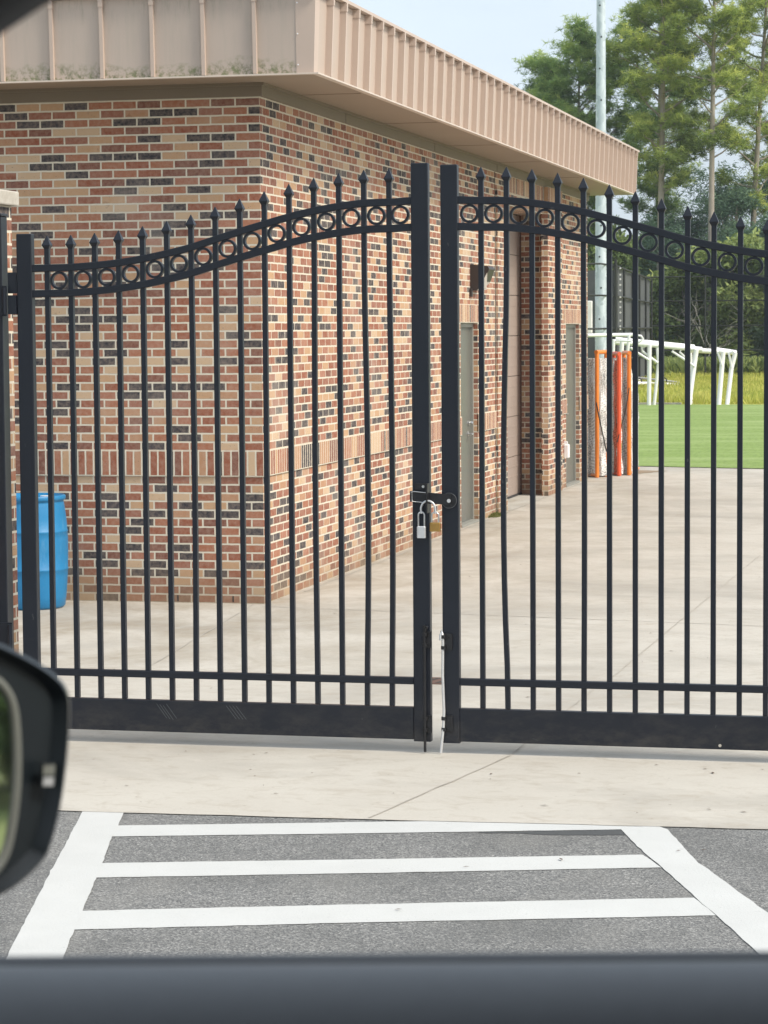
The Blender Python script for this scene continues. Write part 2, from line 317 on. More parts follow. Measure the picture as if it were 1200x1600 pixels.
# ------------------------------------------------------------------ mesh helpers
class MB:
    def __init__(s): s.v = []; s.f = []; s.mi = []; s.sm = []
    def add(s, vs, fs, mi=0, smooth=False):
        o = len(s.v); s.v += [tuple(p) for p in vs]; s.f += [tuple(i+o for i in f) for f in fs]
        s.mi += [mi]*len(fs); s.sm += [smooth]*len(fs); return s
    def box(s, x0, x1, y0, y1, z0, z1, mi=0, ch=0):
        if ch:
            c = ch
            pts = [(x0+c, y0), (x1-c, y0), (x1, y0+c), (x1, y1-c), (x1-c, y1), (x0+c, y1), (x0, y1-c), (x0, y0+c)]
            vs = []
            for z, ins in ((z0, 0), (z1-c, 0), (z1, c)):
                for (x, y) in pts:
                    vs.append((min(max(x, x0+ins), x1-ins), min(max(y, y0+ins), y1-ins), z))
            fs = [tuple(range(7, -1, -1))]
            for l in range(2):
                for i in range(8):
                    j = (i+1) % 8; fs.append((l*8+i, l*8+j, l*8+8+j, l*8+8+i))
            fs.append(tuple(range(16, 24)))
            return s.add(vs, fs, mi)
        vs = [(x0, y0, z0), (x1, y0, z0), (x1, y1, z0), (x0, y1, z0), (x0, y0, z1), (x1, y0, z1), (x1, y1, z1), (x0, y1, z1)]
        return s.add(vs, [(0, 3, 2, 1), (4, 5, 6, 7), (0, 1, 5, 4), (1, 2, 6, 5), (2, 3, 7, 6), (3, 0, 4, 7)], mi)
    def quad(s, a, b, c, d_, mi=0): return s.add([a, b, c, d_], [(0, 1, 2, 3)], mi)
    def tube(s, pts, r, n=10, mi=0, cap=True, closed=False):
        pts = [Vector(p) for p in pts]; rs = r if isinstance(r, (list, tuple)) else [r]*len(pts)
        vs = []; N = len(pts); prev = None
        for i, p in enumerate(pts):
            if closed: t = (pts[(i+1) % N]-pts[i-1])
            else: t = (pts[min(i+1, N-1)]-pts[max(i-1, 0)])
            t.normalize()
            if prev is None:
                a = Vector((0, 0, 1)) if abs(t.z) < .9 else Vector((1, 0, 0)); u = t.cross(a).normalized()
            else: u = (prev - t*prev.dot(t)).normalized()
            prev = u; w_ = t.cross(u)
            for k in range(n):
                a = 2*pi*k/n; vs.append(p+(u*cos(a)+w_*sin(a))*rs[i])
        fs = []
        for i in range(N if closed else N-1):
            for k in range(n):
                a, b = i*n+k, i*n+(k+1) % n; c, e = ((i+1) % N)*n+(k+1) % n, ((i+1) % N)*n+k
                fs.append((a, b, c, e))
        s.add(vs, fs, mi, True)
        if cap and not closed:
            s.add(vs[:n], [tuple(range(n-1, -1, -1))], mi); s.add(vs[-n:], [tuple(range(n))], mi)
        return s
    def lathe(s, prof, cx, cy, n=40, mi=0):
        vs = []
        for (r, z) in prof:
            for k in range(n): vs.append((cx+r*cos(2*pi*k/n), cy+r*sin(2*pi*k/n), z))
        fs = []
        for i in range(len(prof)-1):
            for k in range(n):
                fs.append((i*n+k, i*n+(k+1) % n, (i+1)*n+(k+1) % n, (i+1)*n+k))
        s.add(vs, fs, mi, True)
        return s
    def extrude(s, poly, axis_o, U, V, W, mi=0, smooth=False):
        """polygon (u,v) list, extruded along W (vector with length)"""
        o = Vector(axis_o); U = Vector(U); V = Vector(V); W = Vector(W); n = len(poly)
        vs = [o+U*a+V*b for a, b in poly]+[o+U*a+V*b+W for a, b in poly]
        s.add(vs, [(i, (i+1) % n, n+(i+1) % n, n+i) for i in range(n)], mi, smooth)
        s.add(vs, [tuple(range(n-1, -1, -1)), tuple(range(n, 2*n))], mi)
        return s
    def build(s, name, mats, parent=None, uv=False, origin=None):
        me = bpy.data.meshes.new(name)
        o = Vector(origin) if origin else Vector((0, 0, 0))
        me.from_pydata([tuple(Vector(p)-o) for p in s.v] if origin else s.v, [], s.f)
        if not isinstance(mats, (list, tuple)): mats = [mats]
        for m_ in mats: me.materials.append(m_)
        me.polygons.foreach_set('material_index', s.mi)
        me.polygons.foreach_set('use_smooth', s.sm)
        me.update()
        if uv:
            l = me.uv_layers.new(name='UVMap'); me.calc_loop_triangles()
            for p in me.polygons:
                n = p.normal
                for li in p.loop_indices:
                    c = me.vertices[me.loops[li].vertex_index].co
                    if uv == 'soldier':
                        zb = c.z
                        q = (c.y, zb) if abs(n.x) > abs(n.y) else (c.x, zb)
                    else: q = (c.y, c.z) if abs(n.x) > abs(n.y) else (c.x, c.z)
                    if abs(n.z) > .9: q = (c.x, c.y)
                    l.data[li].uv = (q[0]+60.08, q[1]+(UVOFF if uv == 'soldier' else 0))
        ob = bpy.data.objects.new(name, me); COL.objects.link(ob)
        if origin: ob.location = o
        if parent:
            ob.parent = parent; ob.matrix_parent_inverse = Matrix.Translation(-parent.location)
        return ob
UVOFF = 0
def bevel(o, w=.004, seg=2):
    md = o.modifiers.new('bevel', 'BEVEL'); md.width = w; md.segments = seg; md.limit_method = 'ANGLE'; return o
def tag(o, label=None, cat=None, group=None, kind=None):
    if label: o['label'] = label
    if cat: o['category'] = cat
    if group: o['group'] = group
    if kind: o['kind'] = kind
    return o
def empty(name, loc, label=None, cat=None, group=None):
    o = bpy.data.objects.new(name, None); COL.objects.link(o); o.location = loc; o.empty_display_size = .1
    return tag(o, label, cat, group)
def recalc(o):
    bm = bmesh.new(); bm.from_mesh(o.data); bmesh.ops.recalc_face_normals(bm, faces=bm.faces); bm.to_mesh(o.data); bm.free(); return o

# ------------------------------------------------------------------ ground
def struct(name, mb, mat, label=None, uv=False):
    return tag(mb.build(name, mat, uv=uv), label=label, kind='structure')
def rough_poly(pts, step=.12, amp=.004, seed=1, closed=True):
    rnd = random.Random(seed); out = []
    for i, a in enumerate(pts if closed else pts[:-1]):
        b = pts[(i+1) % len(pts)]; L = math.dist(a, b); n = max(1, int(L/step))
        for k in range(n):
            t = k/n; j = 0 if k == 0 else amp
            out.append((a[0]+(b[0]-a[0])*t+rnd.gauss(0, j), a[1]+(b[1]-a[1])*t+rnd.gauss(0, j)))
    return out
def sheet(pts, z): return MB().add([(x, y, z) for x, y in pts], [tuple(range(len(pts)))])
struct('ground', MB().quad((-400, -400, -.02), (400, -400, -.02), (400, 400, -.02), (-400, 400, -.02)), M['terrain'])
struct('asphalt_road', MB().quad((-45, -16, -.0045), (31, -16, -.0045), (31, 11.6, -.0045), (-45, 11.6, -.0045)), M['asphalt'])
edge = [(-45, 10.83), (-4.6, 10.85), (-3.75, 10.862), (-2.63, 10.922), (-1.385, 11.0), (-.876, 11.03), (3, 11.2), (31, 12.4)]
struct('concrete_apron', sheet(rough_poly(edge, .15, .004, 3, False)+[(31, 12.4), (31, 30.9), (1.0, 38.5), (-3.168, 39.58), (-5.336, 40.20), (-7.5, 41.0), (-45, 44)], 0), M['concrete'])
struct('turf_field', sheet([(-30, 47)]+rough_poly([(-5.336, 40.30), (-3.168, 39.68), (1.0, 38.6)], .12, .035, 21, False)+[(1.0, 38.6), (31, 30), (31, 73.5), (-30, 73.2)], .004), M['turf'])
struct('field_kerb', MB().box(-30, -8.35, 73.25, 73.55, -.02, .05), M['stone'])
struct('meadow', MB().quad((-90, 73.5, -.012), (60, 73.5, -.012), (60, 160, -.012), (-90, 160, -.012)), M['meadow'])
def stripe(x0, x1, y0, y1, w, z=.0035):       # thin sheet along a line
    a = Vector((x0, y0, 0)); b = Vector((x1, y1, 0)); t = (b-a).normalized(); n = Vector((-t.y, t.x, 0))*w/2
    rnd = random.Random(int(abs(x0*97+y0*13))); N = max(2, int((b-a).length/.18)); L = []; Rr = []
    for i in range(N+1):
        p = a.lerp(b, i/N)+n.normalized()*rnd.gauss(0, w*.3); q = rnd.uniform(.65, 1.2)
        L.append((p.x+n.x*q, p.y+n.y*q, z)); Rr.append((p.x-n.x*q, p.y-n.y*q, z))
    mb = MB(); mb.add(L+Rr, [(N+1+i, N+1+i+1, i+1, i) for i in range(N)]); return mb
for nm, a in [('slab_joint', (-5.5, 2.6, 19.34, 17.9, .014)), ('slab_joint', (-5.60, -5.22, 19.45, 15.62, .012)), ('slab_joint', (-2.03, -2.22, 24.5, 15.55, .010)),
              ('slab_joint', (-2.25, -2.31, 15.15, 12.7, .009)), ('slab_joint', (-2.31, -2.63, 12.7, 10.94, .009)), 
              ('slab_joint', (-5.46, -5.46, 20.5, 36.2, .018)), ('slab_joint', (-1.2, 1.5, 19.0, 33.2, .014))]:
    struct(nm, stripe(*a), M['joint'])
# painted hatching
def paint(pts, seed): struct('road_marking', sheet(rough_poly(pts, .06, .0016, seed), -.0012 if seed < 3 else -.0020), M['paint'])
paint([(-3.953, 10.90), (-3.758, 10.90), (-3.675, 10.578), (-3.622, 10.341), (-3.48, 9.813), (-3.259, 8.96), (-3.058, 8.177), (-2.80, 7.2), (-3.0, 7.2), (-3.253, 8.137), (-3.60, 9.5)], 1)
paint([(-1.50, 10.917), (-1.37, 11.05), (-1.30, 10.95), (-1.232+.12, 10.33), (-.749, 9.44), (-.52, 8.8), (-.1, 7.6), (-.31, 7.6), (-.737, 8.826), (-.929, 9.355), (-1.041, 9.649), (-1.232, 10.171), (-1.34, 10.447)], 2)
e = .006
paint([(-3.69, 10.573), (-2.603, 10.872), (-1.95, 11.05), (-1.4, 11.05), (-1.46, 10.925), (-2.546, 10.625), (-3.635, 10.335)], 3)
paint([(-3.50, 9.80), (-2.415, 10.095), (-1.34, 10.40), (-1.232, 10.165), (-2.355, 9.832), (-3.43, 9.53)], 4)
paint([(-3.275, 8.965), (-2.225, 9.292), (-1.045, 9.64), (-.933, 9.36), (-2.157, 9.002), (-3.20, 8.67)], 5)
paint([(-3.03, 8.09), (-1.9, 8.41), (-.70, 8.72), (-.60, 8.45), (-1.8, 8.12), (-2.96, 7.8)], 6) if False else None
struct('asphalt_patch', sheet(rough_poly([(-2.10, 10.735), (-1.50, 10.905), (-1.46, 10.80), (-1.75, 10.745)], .05, .006, 8), -.0030), M['patch'])
# trench drain
tb = MB().box(-6.6, 1.6, 15.215, 15.50, -.006, .0045)
for i in range(92):
    x = -6.5+i*.088
    tb.add([(x, 15.25, .006), (x+.03, 15.25, .006), (x+.085, 15.46, .006), (x+.055, 15.46, .006)], [(0, 1, 2, 3)], 1)
for x in (-5.4, -4.2, -3.0, -1.8, -.6): tb.box(x, x+.008, 15.22, 15.495, .0045, .0075, 1)
o = tb.build('trench_drain', [M['rust'], M['dkgap']]); tag(o, 'rust brown slotted trench drain grate set across the concrete behind the gates', 'drain grate')
# dirt strip by lacrosse goals
struct('dirt_edge', sheet(rough_poly([(-5.4, 38.1), (-5.0, 38.0), (-4.62, 38.9), (-5.1, 39.0)], .1, .03, 5), .004), M['dirt'])
lb = MB(); rnd = random.Random(5)
lit = [(rnd.uniform(-5, 0), rnd.uniform(11.2, 12.6)) for _ in range(34)]+[(rnd.uniform(-5, 1), rnd.uniform(13, 25)) for _ in range(36)]+[(-1.65, 10.22), (-1.2, 11.03-.55), (-2.1, 9.2), (-2.0, 10.0), (-1.1, 10.52)]
for (x, y) in lit:
    a = rnd.uniform(0, pi); L = rnd.uniform(.006, .022); ww = L*rnd.uniform(.15, .4); c_, s_ = cos(a), sin(a)
    lb.add([(x-L*c_, y-L*s_, .004), (x+ww*s_, y-ww*c_, .005), (x+L*c_, y+L*s_, .004), (x-ww*s_, y+ww*c_, .006)], [(0, 1, 2, 3)])
tag(lb.build('leaf_litter', M['litter']), 'scattered dry leaf and twig crumbs on the pale concrete', 'leaf litter', kind='stuff')

# ------------------------------------------------------------------ brick building
WX, CY, EX, EY, ZE = -5.524, 19.5, -4.925, 18.88, 4.106
END = 36.7; LX = -17.0
B = empty('brick_building', (WX, CY, 0), 'one storey multicoloured brick building with tan ribbed metal fascia behind the black gates', 'building')
wm = MB()
def wy(x, y0, y1, z0, z1):      # wall rectangle facing +X
    wm.quad((x, y0, z0), (x, y1, z0), (x, y1, z1), (x, y0, z1))
def wx(y, x0, x1, z0, z1):      # facing -Y
    wm.quad((x0, y, z0), (x1, y, z0), (x1, y, z1), (x0, y, z1))
wx(CY, LX, WX, -.02, 4.11)
D1 = (27.43, 28.42, 2.245); GD = (30.10, 33.18, 3.65); D2 = (34.73, 35.93, 2.24)
wy(WX, CY, D1[0], -.02, 4.11); wy(WX, D1[0], D1[1], D1[2], 4.11); wy(WX, D1[1], GD[0], -.02, 4.11)
wy(WX, GD[0], GD[1], GD[2], 4.11); wy(WX, GD[1], D2[0], -.02, 4.11); wy(WX, D2[0], D2[1], D2[2], 4.11); wy(WX, D2[1], END, -.02, 4.11)
for (a, b, z, dp) in ((D1[0], D1[1], D1[2], .12), (GD[0], GD[1], GD[2], .36), (D2[0], D2[1], D2[2], .12)):
    wx(b, WX-dp, WX, -.02, z)                                           # far jamb
    wm.quad((WX, a, -.02), (WX-dp, a, -.02), (WX-dp, a, z), (WX, a, z))  # near jamb
    wm.quad((WX, a, z), (WX, b, z), (WX-dp, b, z), (WX-dp, a, z))
wm.quad((WX, END, -.02), (LX, END, -.02), (LX, END, 4.11), (WX, END, 4.11))
wm.quad((LX, END, -.02), (LX, CY, -.02), (LX, CY, 4.11), (LX, END, 4.11))
wm.box(WX-.02, WX+.065, 32.85, 34.0, -.02, 3.87)
wm.box(WX-.02, WX+.030, 29.5, 30.09, -.02, 3.80)
wall = wm.build('wall', M['brick'], B, uv=True)
# flashing / weep dark slots along base of the left wall
for xx in (-6.25, -5.79): MB().box(xx, xx+.012, CY-.0015, CY+.01, .012, .06).build('weep_hole', M['dkgap'], B)
UVOFF = 8*.2032-1.0155
for bxs in ((LX, WX+.014, CY-.014, CY+.01), (WX-.01, WX+.014, CY+.01, D1[0]), (WX-.01, WX+.014, D1[1], 29.5), (WX-.01, WX+.014, 34.0, D2[0]), (WX-.01, WX+.014, D2[1], END)):
    MB().box(*bxs, 1.0155, 1.2187).build('soldier_course', M['soldier'], B, uv='soldier')
for (a, b, z) in ((27.36, 28.5, 2.245), (34.5, 36.03, 2.24)):
    UVOFF = 20*.2032-z
    MB().box(WX-.01, WX+.004, a, b, z, z+.2032).build('lintel', M['soldier'], B, uv='soldier')
UVOFF = 30*.2032-3.80
MB().box(WX-.01, WX+.006, 30.1, 32.84, 3.80, 4.0).box(WX-.01, WX+.07, 32.84, 34.0, 3.80, 4.0).build('lintel', M['soldier'], B, uv='soldier')
MB().box(WX-.004, WX+.0025, 29.478, 29.5, 0, 4.0).build('control_joint', M['dkgap'], B)
MB().box(WX-.004, WX+.0025, 33.99, 34.012, 0, 4.0).build('control_joint', M['dkgap'], B)

def steel_door(y0, y1, zt, hx):
    dx = WX-.075
    D = MB().box(dx-.045, dx, y0+.05, y1-.05, .03, zt-.05).build('door', M['door'], B)
    fr = MB().box(dx-.05, dx+.025, y0+.001, y0+.05, 0, zt-.001).box(dx-.05, dx+.025, y1-.05, y1-.001, 0, zt-.001).box(dx-.05, dx+.025, y0+.05, y1-.05, zt-.05, zt-.001)
    fo = fr.build('frame', M['doorframe'], D); 
    MB().box(dx-.05, WX+.01, y0+.002, y1-.002, .002, .028).build('threshold', M['doorframe'], D)
    for h in (.25, 1.05, 1.85): MB().tube([(dx+.012, y0+.052, h), (dx+.012, y0+.052, h+.1)], .01, 8).build('hinge', M['chrome'], D)
    h = MB().tube([(dx, hx, 1.0), (dx+.06, hx, 1.0)], .012, 8).tube([(dx+.055, hx+.01, 1.0), (dx+.06, hx-.12, 1.0)], .011, 8)
    h.tube([(dx, hx, 1.0), (dx+.008, hx, 1.0)], .033, 16)
    h.build('lever_handle', M['chrome'], D)
    MB().tube([(dx, hx, 1.12), (dx+.022, hx, 1.12)], .03, 16).tube([(dx+.02, hx, 1.12), (dx+.05, hx-.01, 1.13)], .014, 8).build('lock_cylinder', M['chrome'], D)
    return D
steel_door(D1[0], D1[1], D1[2], 28.2)
steel_door(D2[0], D2[1], D2[2], 35.0)
# roll-up door : ribbed sections
rx = WX-.36; rb = MB(); n = 7
for i in range(n):
    z0 = .01+i*3.64/n; z1 = .01+(i+1)*3.64/n-.008
    rb.box(rx-.05, rx, GD[0]+.002, GD[1]-.002, z0, z1)
    for k in range(1, 4):
        zz = z0+(z1-z0)*k/4; rb.box(rx, rx+.003, GD[0]+.002, GD[1]-.03, zz-.01, zz+.01)
rb.box(rx-.06, rx-.052, GD[0], GD[1], 0, 3.65)
RD = rb.build('roll_up_door', M['rollup'], B)
for ya_, yb_ in ((GD[1]-.03, GD[1]-.002), (GD[0]+.002, GD[0]+.03)): MB().box(rx, rx+.018, ya_, yb_, .0, 3.648).build('door_track', M['rust'], RD)
MB().box(rx+.002, rx+.02, GD[0]+.03, GD[1]-.03, .0, .03).build('bottom_seal', M['seal'], RD)
struct('door_apron', MB().box(rx, WX+.06, GD[0]+.004, GD[1]-.004, -.01, .0045), M['apron'])

# wall light (wall pack)
lx0 = WX+.001
wl = MB()
poly = [(0, 0), (.07, -.0), (.165, .10), (.215, .235), (.20, .27), (.0, .29)]
o = wl.extrude(poly, (lx0, 27.98, 2.60), (1, 0, 0), (0, 0, 1), (0, .34, 0)).box(lx0, lx0+.03, 27.93, 27.99, 2.53, 2.62).build('wall_light', M['bronze'], B); recalc(o); bevel(o, .006)
MB().add([(lx0+.075, 28.0, 2.603), (lx0+.075, 28.31, 2.603), (lx0+.166, 28.31, 2.697), (lx0+.166, 28.0, 2.697)], [(0, 1, 2, 3)]).add([(lx0+.09, 27.9785, 2.605), (lx0+.185, 27.9785, 2.605), (lx0+.195, 27.9785, 2.80)], [(0, 1, 2)]).build('lens', M['lens'], o)
# white outlet box beside far door
o = MB().box(WX, WX+.07, 34.50, 34.62, .42, .60, ch=.012).box(WX, WX+.045, 34.53, 34.59, .60, .64).build('outlet_box', M['white'], B)

# soffit, frieze, fascia, roof
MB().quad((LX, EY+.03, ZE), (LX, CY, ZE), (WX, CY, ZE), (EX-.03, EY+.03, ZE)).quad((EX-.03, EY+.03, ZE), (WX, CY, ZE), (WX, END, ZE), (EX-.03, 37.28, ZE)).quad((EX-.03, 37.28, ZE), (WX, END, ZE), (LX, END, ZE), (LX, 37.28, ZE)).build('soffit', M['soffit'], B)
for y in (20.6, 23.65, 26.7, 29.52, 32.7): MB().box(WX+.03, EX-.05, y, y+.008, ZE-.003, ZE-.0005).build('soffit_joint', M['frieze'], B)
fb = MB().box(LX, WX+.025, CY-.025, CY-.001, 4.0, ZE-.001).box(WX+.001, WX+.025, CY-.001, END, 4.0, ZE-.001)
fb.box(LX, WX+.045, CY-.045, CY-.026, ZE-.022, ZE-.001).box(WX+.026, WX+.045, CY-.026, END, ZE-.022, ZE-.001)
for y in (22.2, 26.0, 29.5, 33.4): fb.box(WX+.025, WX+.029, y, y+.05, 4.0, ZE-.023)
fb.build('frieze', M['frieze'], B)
ZT = 4.715; FL = .025; YE2 = 37.25
fm = MB()
def fas(x, y): return (x, y)
c0 = (EX, EY); c1 = (EX+FL, EY-FL)
fm.quad((LX, EY, ZE), (EX, EY, ZE), (EX+FL, EY-FL, ZT), (LX, EY-FL, ZT))
fm.quad((EX, EY, ZE), (EX, YE2, ZE), (EX+FL, YE2+FL, ZT), (EX+FL, EY-FL, ZT))
fm.quad((EX, YE2, ZE), (LX, YE2, ZE), (LX, YE2+FL, ZT), (EX+FL, YE2+FL, ZT))
fm.quad((LX, EY+.03, ZE), (EX-.03, EY+.03, ZE), (EX, EY, ZE), (LX, EY, ZE)).quad((EX-.03, EY+.03, ZE), (EX-.03, 37.28, ZE), (EX, YE2, ZE), (EX, EY, ZE))
fm.quad((LX, EY-FL, ZT), (EX+FL, EY-FL, ZT), (EX-.3, EY+.3, ZT+.01), (LX, EY+.3, ZT+.01)).quad((EX+FL, EY-FL, ZT), (EX+FL, YE2+FL, ZT), (EX-.3, YE2-.3, ZT+.01), (EX-.3, EY+.3, ZT+.01))
rm = fm; P = .032; Wd = .028
def rib_y(x):     # on the face towards the gate
    for (z0, z1, pr, hw) in ((ZE+.004, ZT-.06, P, Wd/2), (ZT-.065, ZT+.004, P+.005, Wd/2+.004)):
        ya = EY-FL*(z0-ZE)/(ZT-ZE); yb = EY-FL*(z1-ZE)/(ZT-ZE)
        rm.add([(x-hw, ya+.002, z0), (x+hw, ya+.002, z0), (x+hw, ya-pr, z0), (x-hw, ya-pr, z0), (x-hw, yb+.002, z1), (x+hw, yb+.002, z1), (x+hw, yb-pr, z1), (x-hw, yb-pr, z1)],
               [(0, 1, 2, 3), (7, 6, 5, 4), (3, 2, 6, 7), (2, 1, 5, 6), (0, 3, 7, 4)], 1)
def rib_x(y):
    for (z0, z1, pr, hw) in ((ZE+.004, ZT-.06, .052, Wd/2), (ZT-.065, ZT+.004, .056, Wd/2+.005)):
        xa = EX+FL*(z0-ZE)/(ZT-ZE); xb = EX+FL*(z1-ZE)/(ZT-ZE)
        rm.add([(xa-.002, y-hw, z0), (xa+pr, y-hw, z0), (xa+pr, y+hw, z0), (xa-.002, y+hw, z0), (xb-.002, y-hw, z1), (xb+pr, y-hw, z1), (xb+pr, y+hw, z1), (xb-.002, y+hw, z1)],
               [(0, 3, 2, 1), (4, 5, 6, 7), (0, 1, 5, 4), (1, 2, 6, 5), (2, 3, 7, 6)], 1)
x = -5.374
while x > LX: rib_y(x); x -= .4065
y = 19.235
while y < YE2-.05: rib_x(y); y += .4155
FO = fm.build('fascia', [M['fascia'], M['batten']], B)
MB().box(LX, EX+.052, EY-.050, EY-.001, ZE-.012, ZE-.001).box(EX+.001, EX+.052, EY-.001, YE2+.03, ZE-.012, ZE-.001).build('drip_edge', M['drip'], FO)
tcap = MB().box(LX, EX+FL+.05, EY-FL-.05, EY-FL+.08, ZT+.005, ZT+.03).box(EX+FL-.08, EX+FL+.05, EY-FL+.08, YE2+FL+.05, ZT+.005, ZT+.03)
tcap.build('coping', M['batten'], B)
# corner trim
MB().add([(EX-.13, EY-.0045, ZE+.003), (EX+.0045, EY-.0045, ZE+.003), (EX+.0045+FL, EY-.0045-FL, ZT), (EX-.13, EY-.0045-FL, ZT)], [(0, 1, 2, 3)]).add([(EX+.0045, EY-.0045, ZE+.003), (EX+.0045, EY+.11, ZE+.003), (EX+.0045+FL, EY+.11, ZT), (EX+.0045+FL, EY-.0045-FL, ZT)], [(0, 1, 2, 3)]).build('corner_trim', M['batten'], FO)
for z in (4.17, 4.40, 4.63):
    MB().tube([(EX-.115, EY-.006-FL*(z-ZE)/.61, z), (EX-.115, EY-.011-FL*(z-ZE)/.61, z)], .006, 8).build('screw', M['white'], FO)
MB().quad((LX, EY+.3, ZT+.008), (EX-.3, EY+.3, ZT+.008), (EX-.3, YE2-.3, ZT+.008), (LX, YE2-.3, ZT+.008)).build('roof', M['soffit'], B)
# weeds rooted along the roof edge
# ------------------------------------------------------------------ foliage generator (arrays)
def leaf_mesh(name, mat, C, Nn, size, rs, tone, parent=None, aspect=.35, vertical=0.0):
    """C: (n,3) centres; one quad per centre with random orientation biased outward"""
    n = len(C)
    d1 = rs.normal(size=(n, 3)); d1[:, 2] = d1[:, 2]*.6+vertical
    d1 /= np.linalg.norm(d1, axis=1)[:, None]
    d2 = np.cross(d1, rs.normal(size=(n, 3))); d2 /= np.linalg.norm(d2, axis=1)[:, None]
    s = size*rs.uniform(.6, 1.3, size=(n, 1))
    a = C-d2*s*aspect*.5; b = C+d2*s*aspect*.5; c = C+d1*s*1.0+d2*s*aspect*.12; e = C+d1*s-d2*s*aspect*.12
    V = np.stack([a, b, c, e], 1).reshape(-1, 3)
    me = bpy.data.meshes.new(name); me.vertices.add(4*n); me.vertices.foreach_set('co', V.ravel())
    me.loops.add(4*n); me.loops.foreach_set('vertex_index', np.arange(4*n)); me.polygons.add(n)
    me.polygons.foreach_set('loop_start', np.arange(0, 4*n, 4)); me.polygons.foreach_set('loop_total', np.full(n, 4))
    at = me.attributes.new('tone', 'FLOAT', 'FACE'); at.data.foreach_set('value', np.clip(tone, 0, 1).astype(np.float32))
    me.materials.append(mat); me.update(); me.validate()
    o = bpy.data.objects.new(name, me); COL.objects.link(o)
    if parent: o.parent = parent
    return o

def pine(loc, H, zc, Rm, label, seed, mat, n_br=46, dens=1.0, lean=0.0, tr=.19, group='pines along the field edge'):
    rs = np.random.RandomState(seed); rnd = random.Random(seed)
    root = empty('pine_tree', loc, label, 'pine tree', group)
    mb = MB()
    def tp(z):
        t = z/H; return Vector((lean*t*H*.1+.12*sin(3*t+seed), .1*cos(2.6*t+seed), z))
    zs = [H*i/14 for i in range(15)]
    mb.tube([tp(z) for z in zs], [tr*(1-.86*(z/H)**1.1) for z in zs], 10)
    cen = []; ton = []
    for b in range(n_br):
        t = (b+.5)/n_br; z = zc+(H-zc)*t*.985
        prof = Rm*(min(1, .45+1.6*t) if t < .35 else (1-((t-.35)/.65)**1.7*.82))
        L = prof*rnd.uniform(.5, 1.12); az = b*2.399+rnd.uniform(-.5, .5)
        p0 = tp(z); rise = rnd.uniform(-.05, .65)+.45*t
        dv = Vector((cos(az), sin(az), rise))
        pts = [p0]; k = 6; side = Vector((-sin(az), cos(az), 0))*rnd.uniform(-.2, .2)
        for i in range(1, k+1):
            s_ = i/k; pts.append(p0+dv*L*s_+side*L*s_*s_+Vector((0, 0, L*.22*s_*s_*rnd.uniform(.4, 1.2)+rnd.uniform(-.06, .06))))
        r0 = .022+.02*L*(1-.5*t)
        mb.tube(pts, [r0*(1-.8*i/k) for i in range(k+1)], 5, cap=False)
        # twigs with needle clusters
        ncl = max(3, int(L*4.2*dens)); btone = rnd.uniform(-.12, .16)
        for c in range(ncl):
            s_ = rnd.uniform(.34, 1.0)**.8; i = min(k-1, int(s_*k)); f = s_*k-i
            p = pts[i].lerp(pts[i+1], min(f, 1))
            off = Vector((rnd.gauss(0, 1), rnd.gauss(0, 1), abs(rnd.gauss(0, .45)))); off = off*(.30*L*.45)*(1.15-s_*.4)
            q = p+off
            if c % 2 == 0: mb.tube([p, p.lerp(q, .5)+Vector((0, 0, -.05)), q], [.016, .012, .006], 4, cap=False)
            nt_ = rnd.randint(8, 12); cr = rnd.uniform(.30, .58)
            for _ in range(nt_):
                u = Vector((rnd.gauss(0, 1), rnd.gauss(0, 1), rnd.gauss(0, .68)))*cr*.6
                cen.append(q+u); ton.append(.40+btone+u.z*.85+rnd.gauss(0, .10)+.10*t)  # tone rises with height in each clump: sunlit tops painted into the needles
    C = np.array(cen); T = np.array(ton); k = 17
    Cn = np.repeat(C, k, 0)+rs.normal(size=(len(C)*k, 3))*.05; Tn = np.repeat(T, k)+rs.normal(size=len(C)*k)*.07
    tk = mb.build('trunk', M['bark']); tk.parent = root
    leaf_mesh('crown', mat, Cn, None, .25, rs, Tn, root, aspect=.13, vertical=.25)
    return root

def broad(loc, H, Rm, label, seed, mat, n=260, leaf=.26, name='understory_tree', cat='tree', group='low trees under the pines', zlow=.12, k=70, asp=.6):
    rs = np.random.RandomState(seed); rnd = random.Random(seed)
    root = empty(name, loc, label, cat, group)
    mb = MB(); cen = []; ton = []
    mb.tube([(0, 0, -.1), (rnd.uniform(-.2, .2), 0, H*.4), (rnd.uniform(-.4, .4), .2, H*.85)], [.05+H*.012, .04+H*.006, .02], 8)
    lobes = []
    for i in range(max(7, int(H*1.8))):
        z = H*rnd.uniform(zlow, .95); t = z/H; rr = Rm*(1-abs(t-.45)*1.25)*rnd.uniform(.2, 1.0); az = rnd.uniform(0, 2*pi)
        c = Vector((cos(az)*rr, sin(az)*rr, z)); lobes.append((c, Rm*rnd.uniform(.28, .5), rnd.uniform(-.16, .2)))
        mb.tube([(0, 0, z*.7), c*.6+Vector((0, 0, z*.36)), c], [.05, .03, .012], 5, cap=False)
    for i in range(n):
        c, r, bt = lobes[i % len(lobes)]
        u = Vector((rnd.gauss(0, 1), rnd.gauss(0, 1), rnd.gauss(0, .8))); u = u.normalized()*r*rnd.uniform(.45, 1.05)
        p = c+u
        if p.z < .1: p.z = .1+rnd.random()*.4
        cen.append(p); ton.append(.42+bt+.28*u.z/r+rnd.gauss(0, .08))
    C = np.array(cen); Cn = np.repeat(C, k, 0)+rs.normal(size=(len(C)*k, 3))*np.array([.30, .30, .2])*(.55+Rm*.13)
    Tn = np.repeat(np.array(ton), k)+rs.normal(size=len(C)*k)*.12
    tk = mb.build('trunk', M['bark']); tk.parent = root
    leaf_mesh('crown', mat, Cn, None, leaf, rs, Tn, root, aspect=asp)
    return root

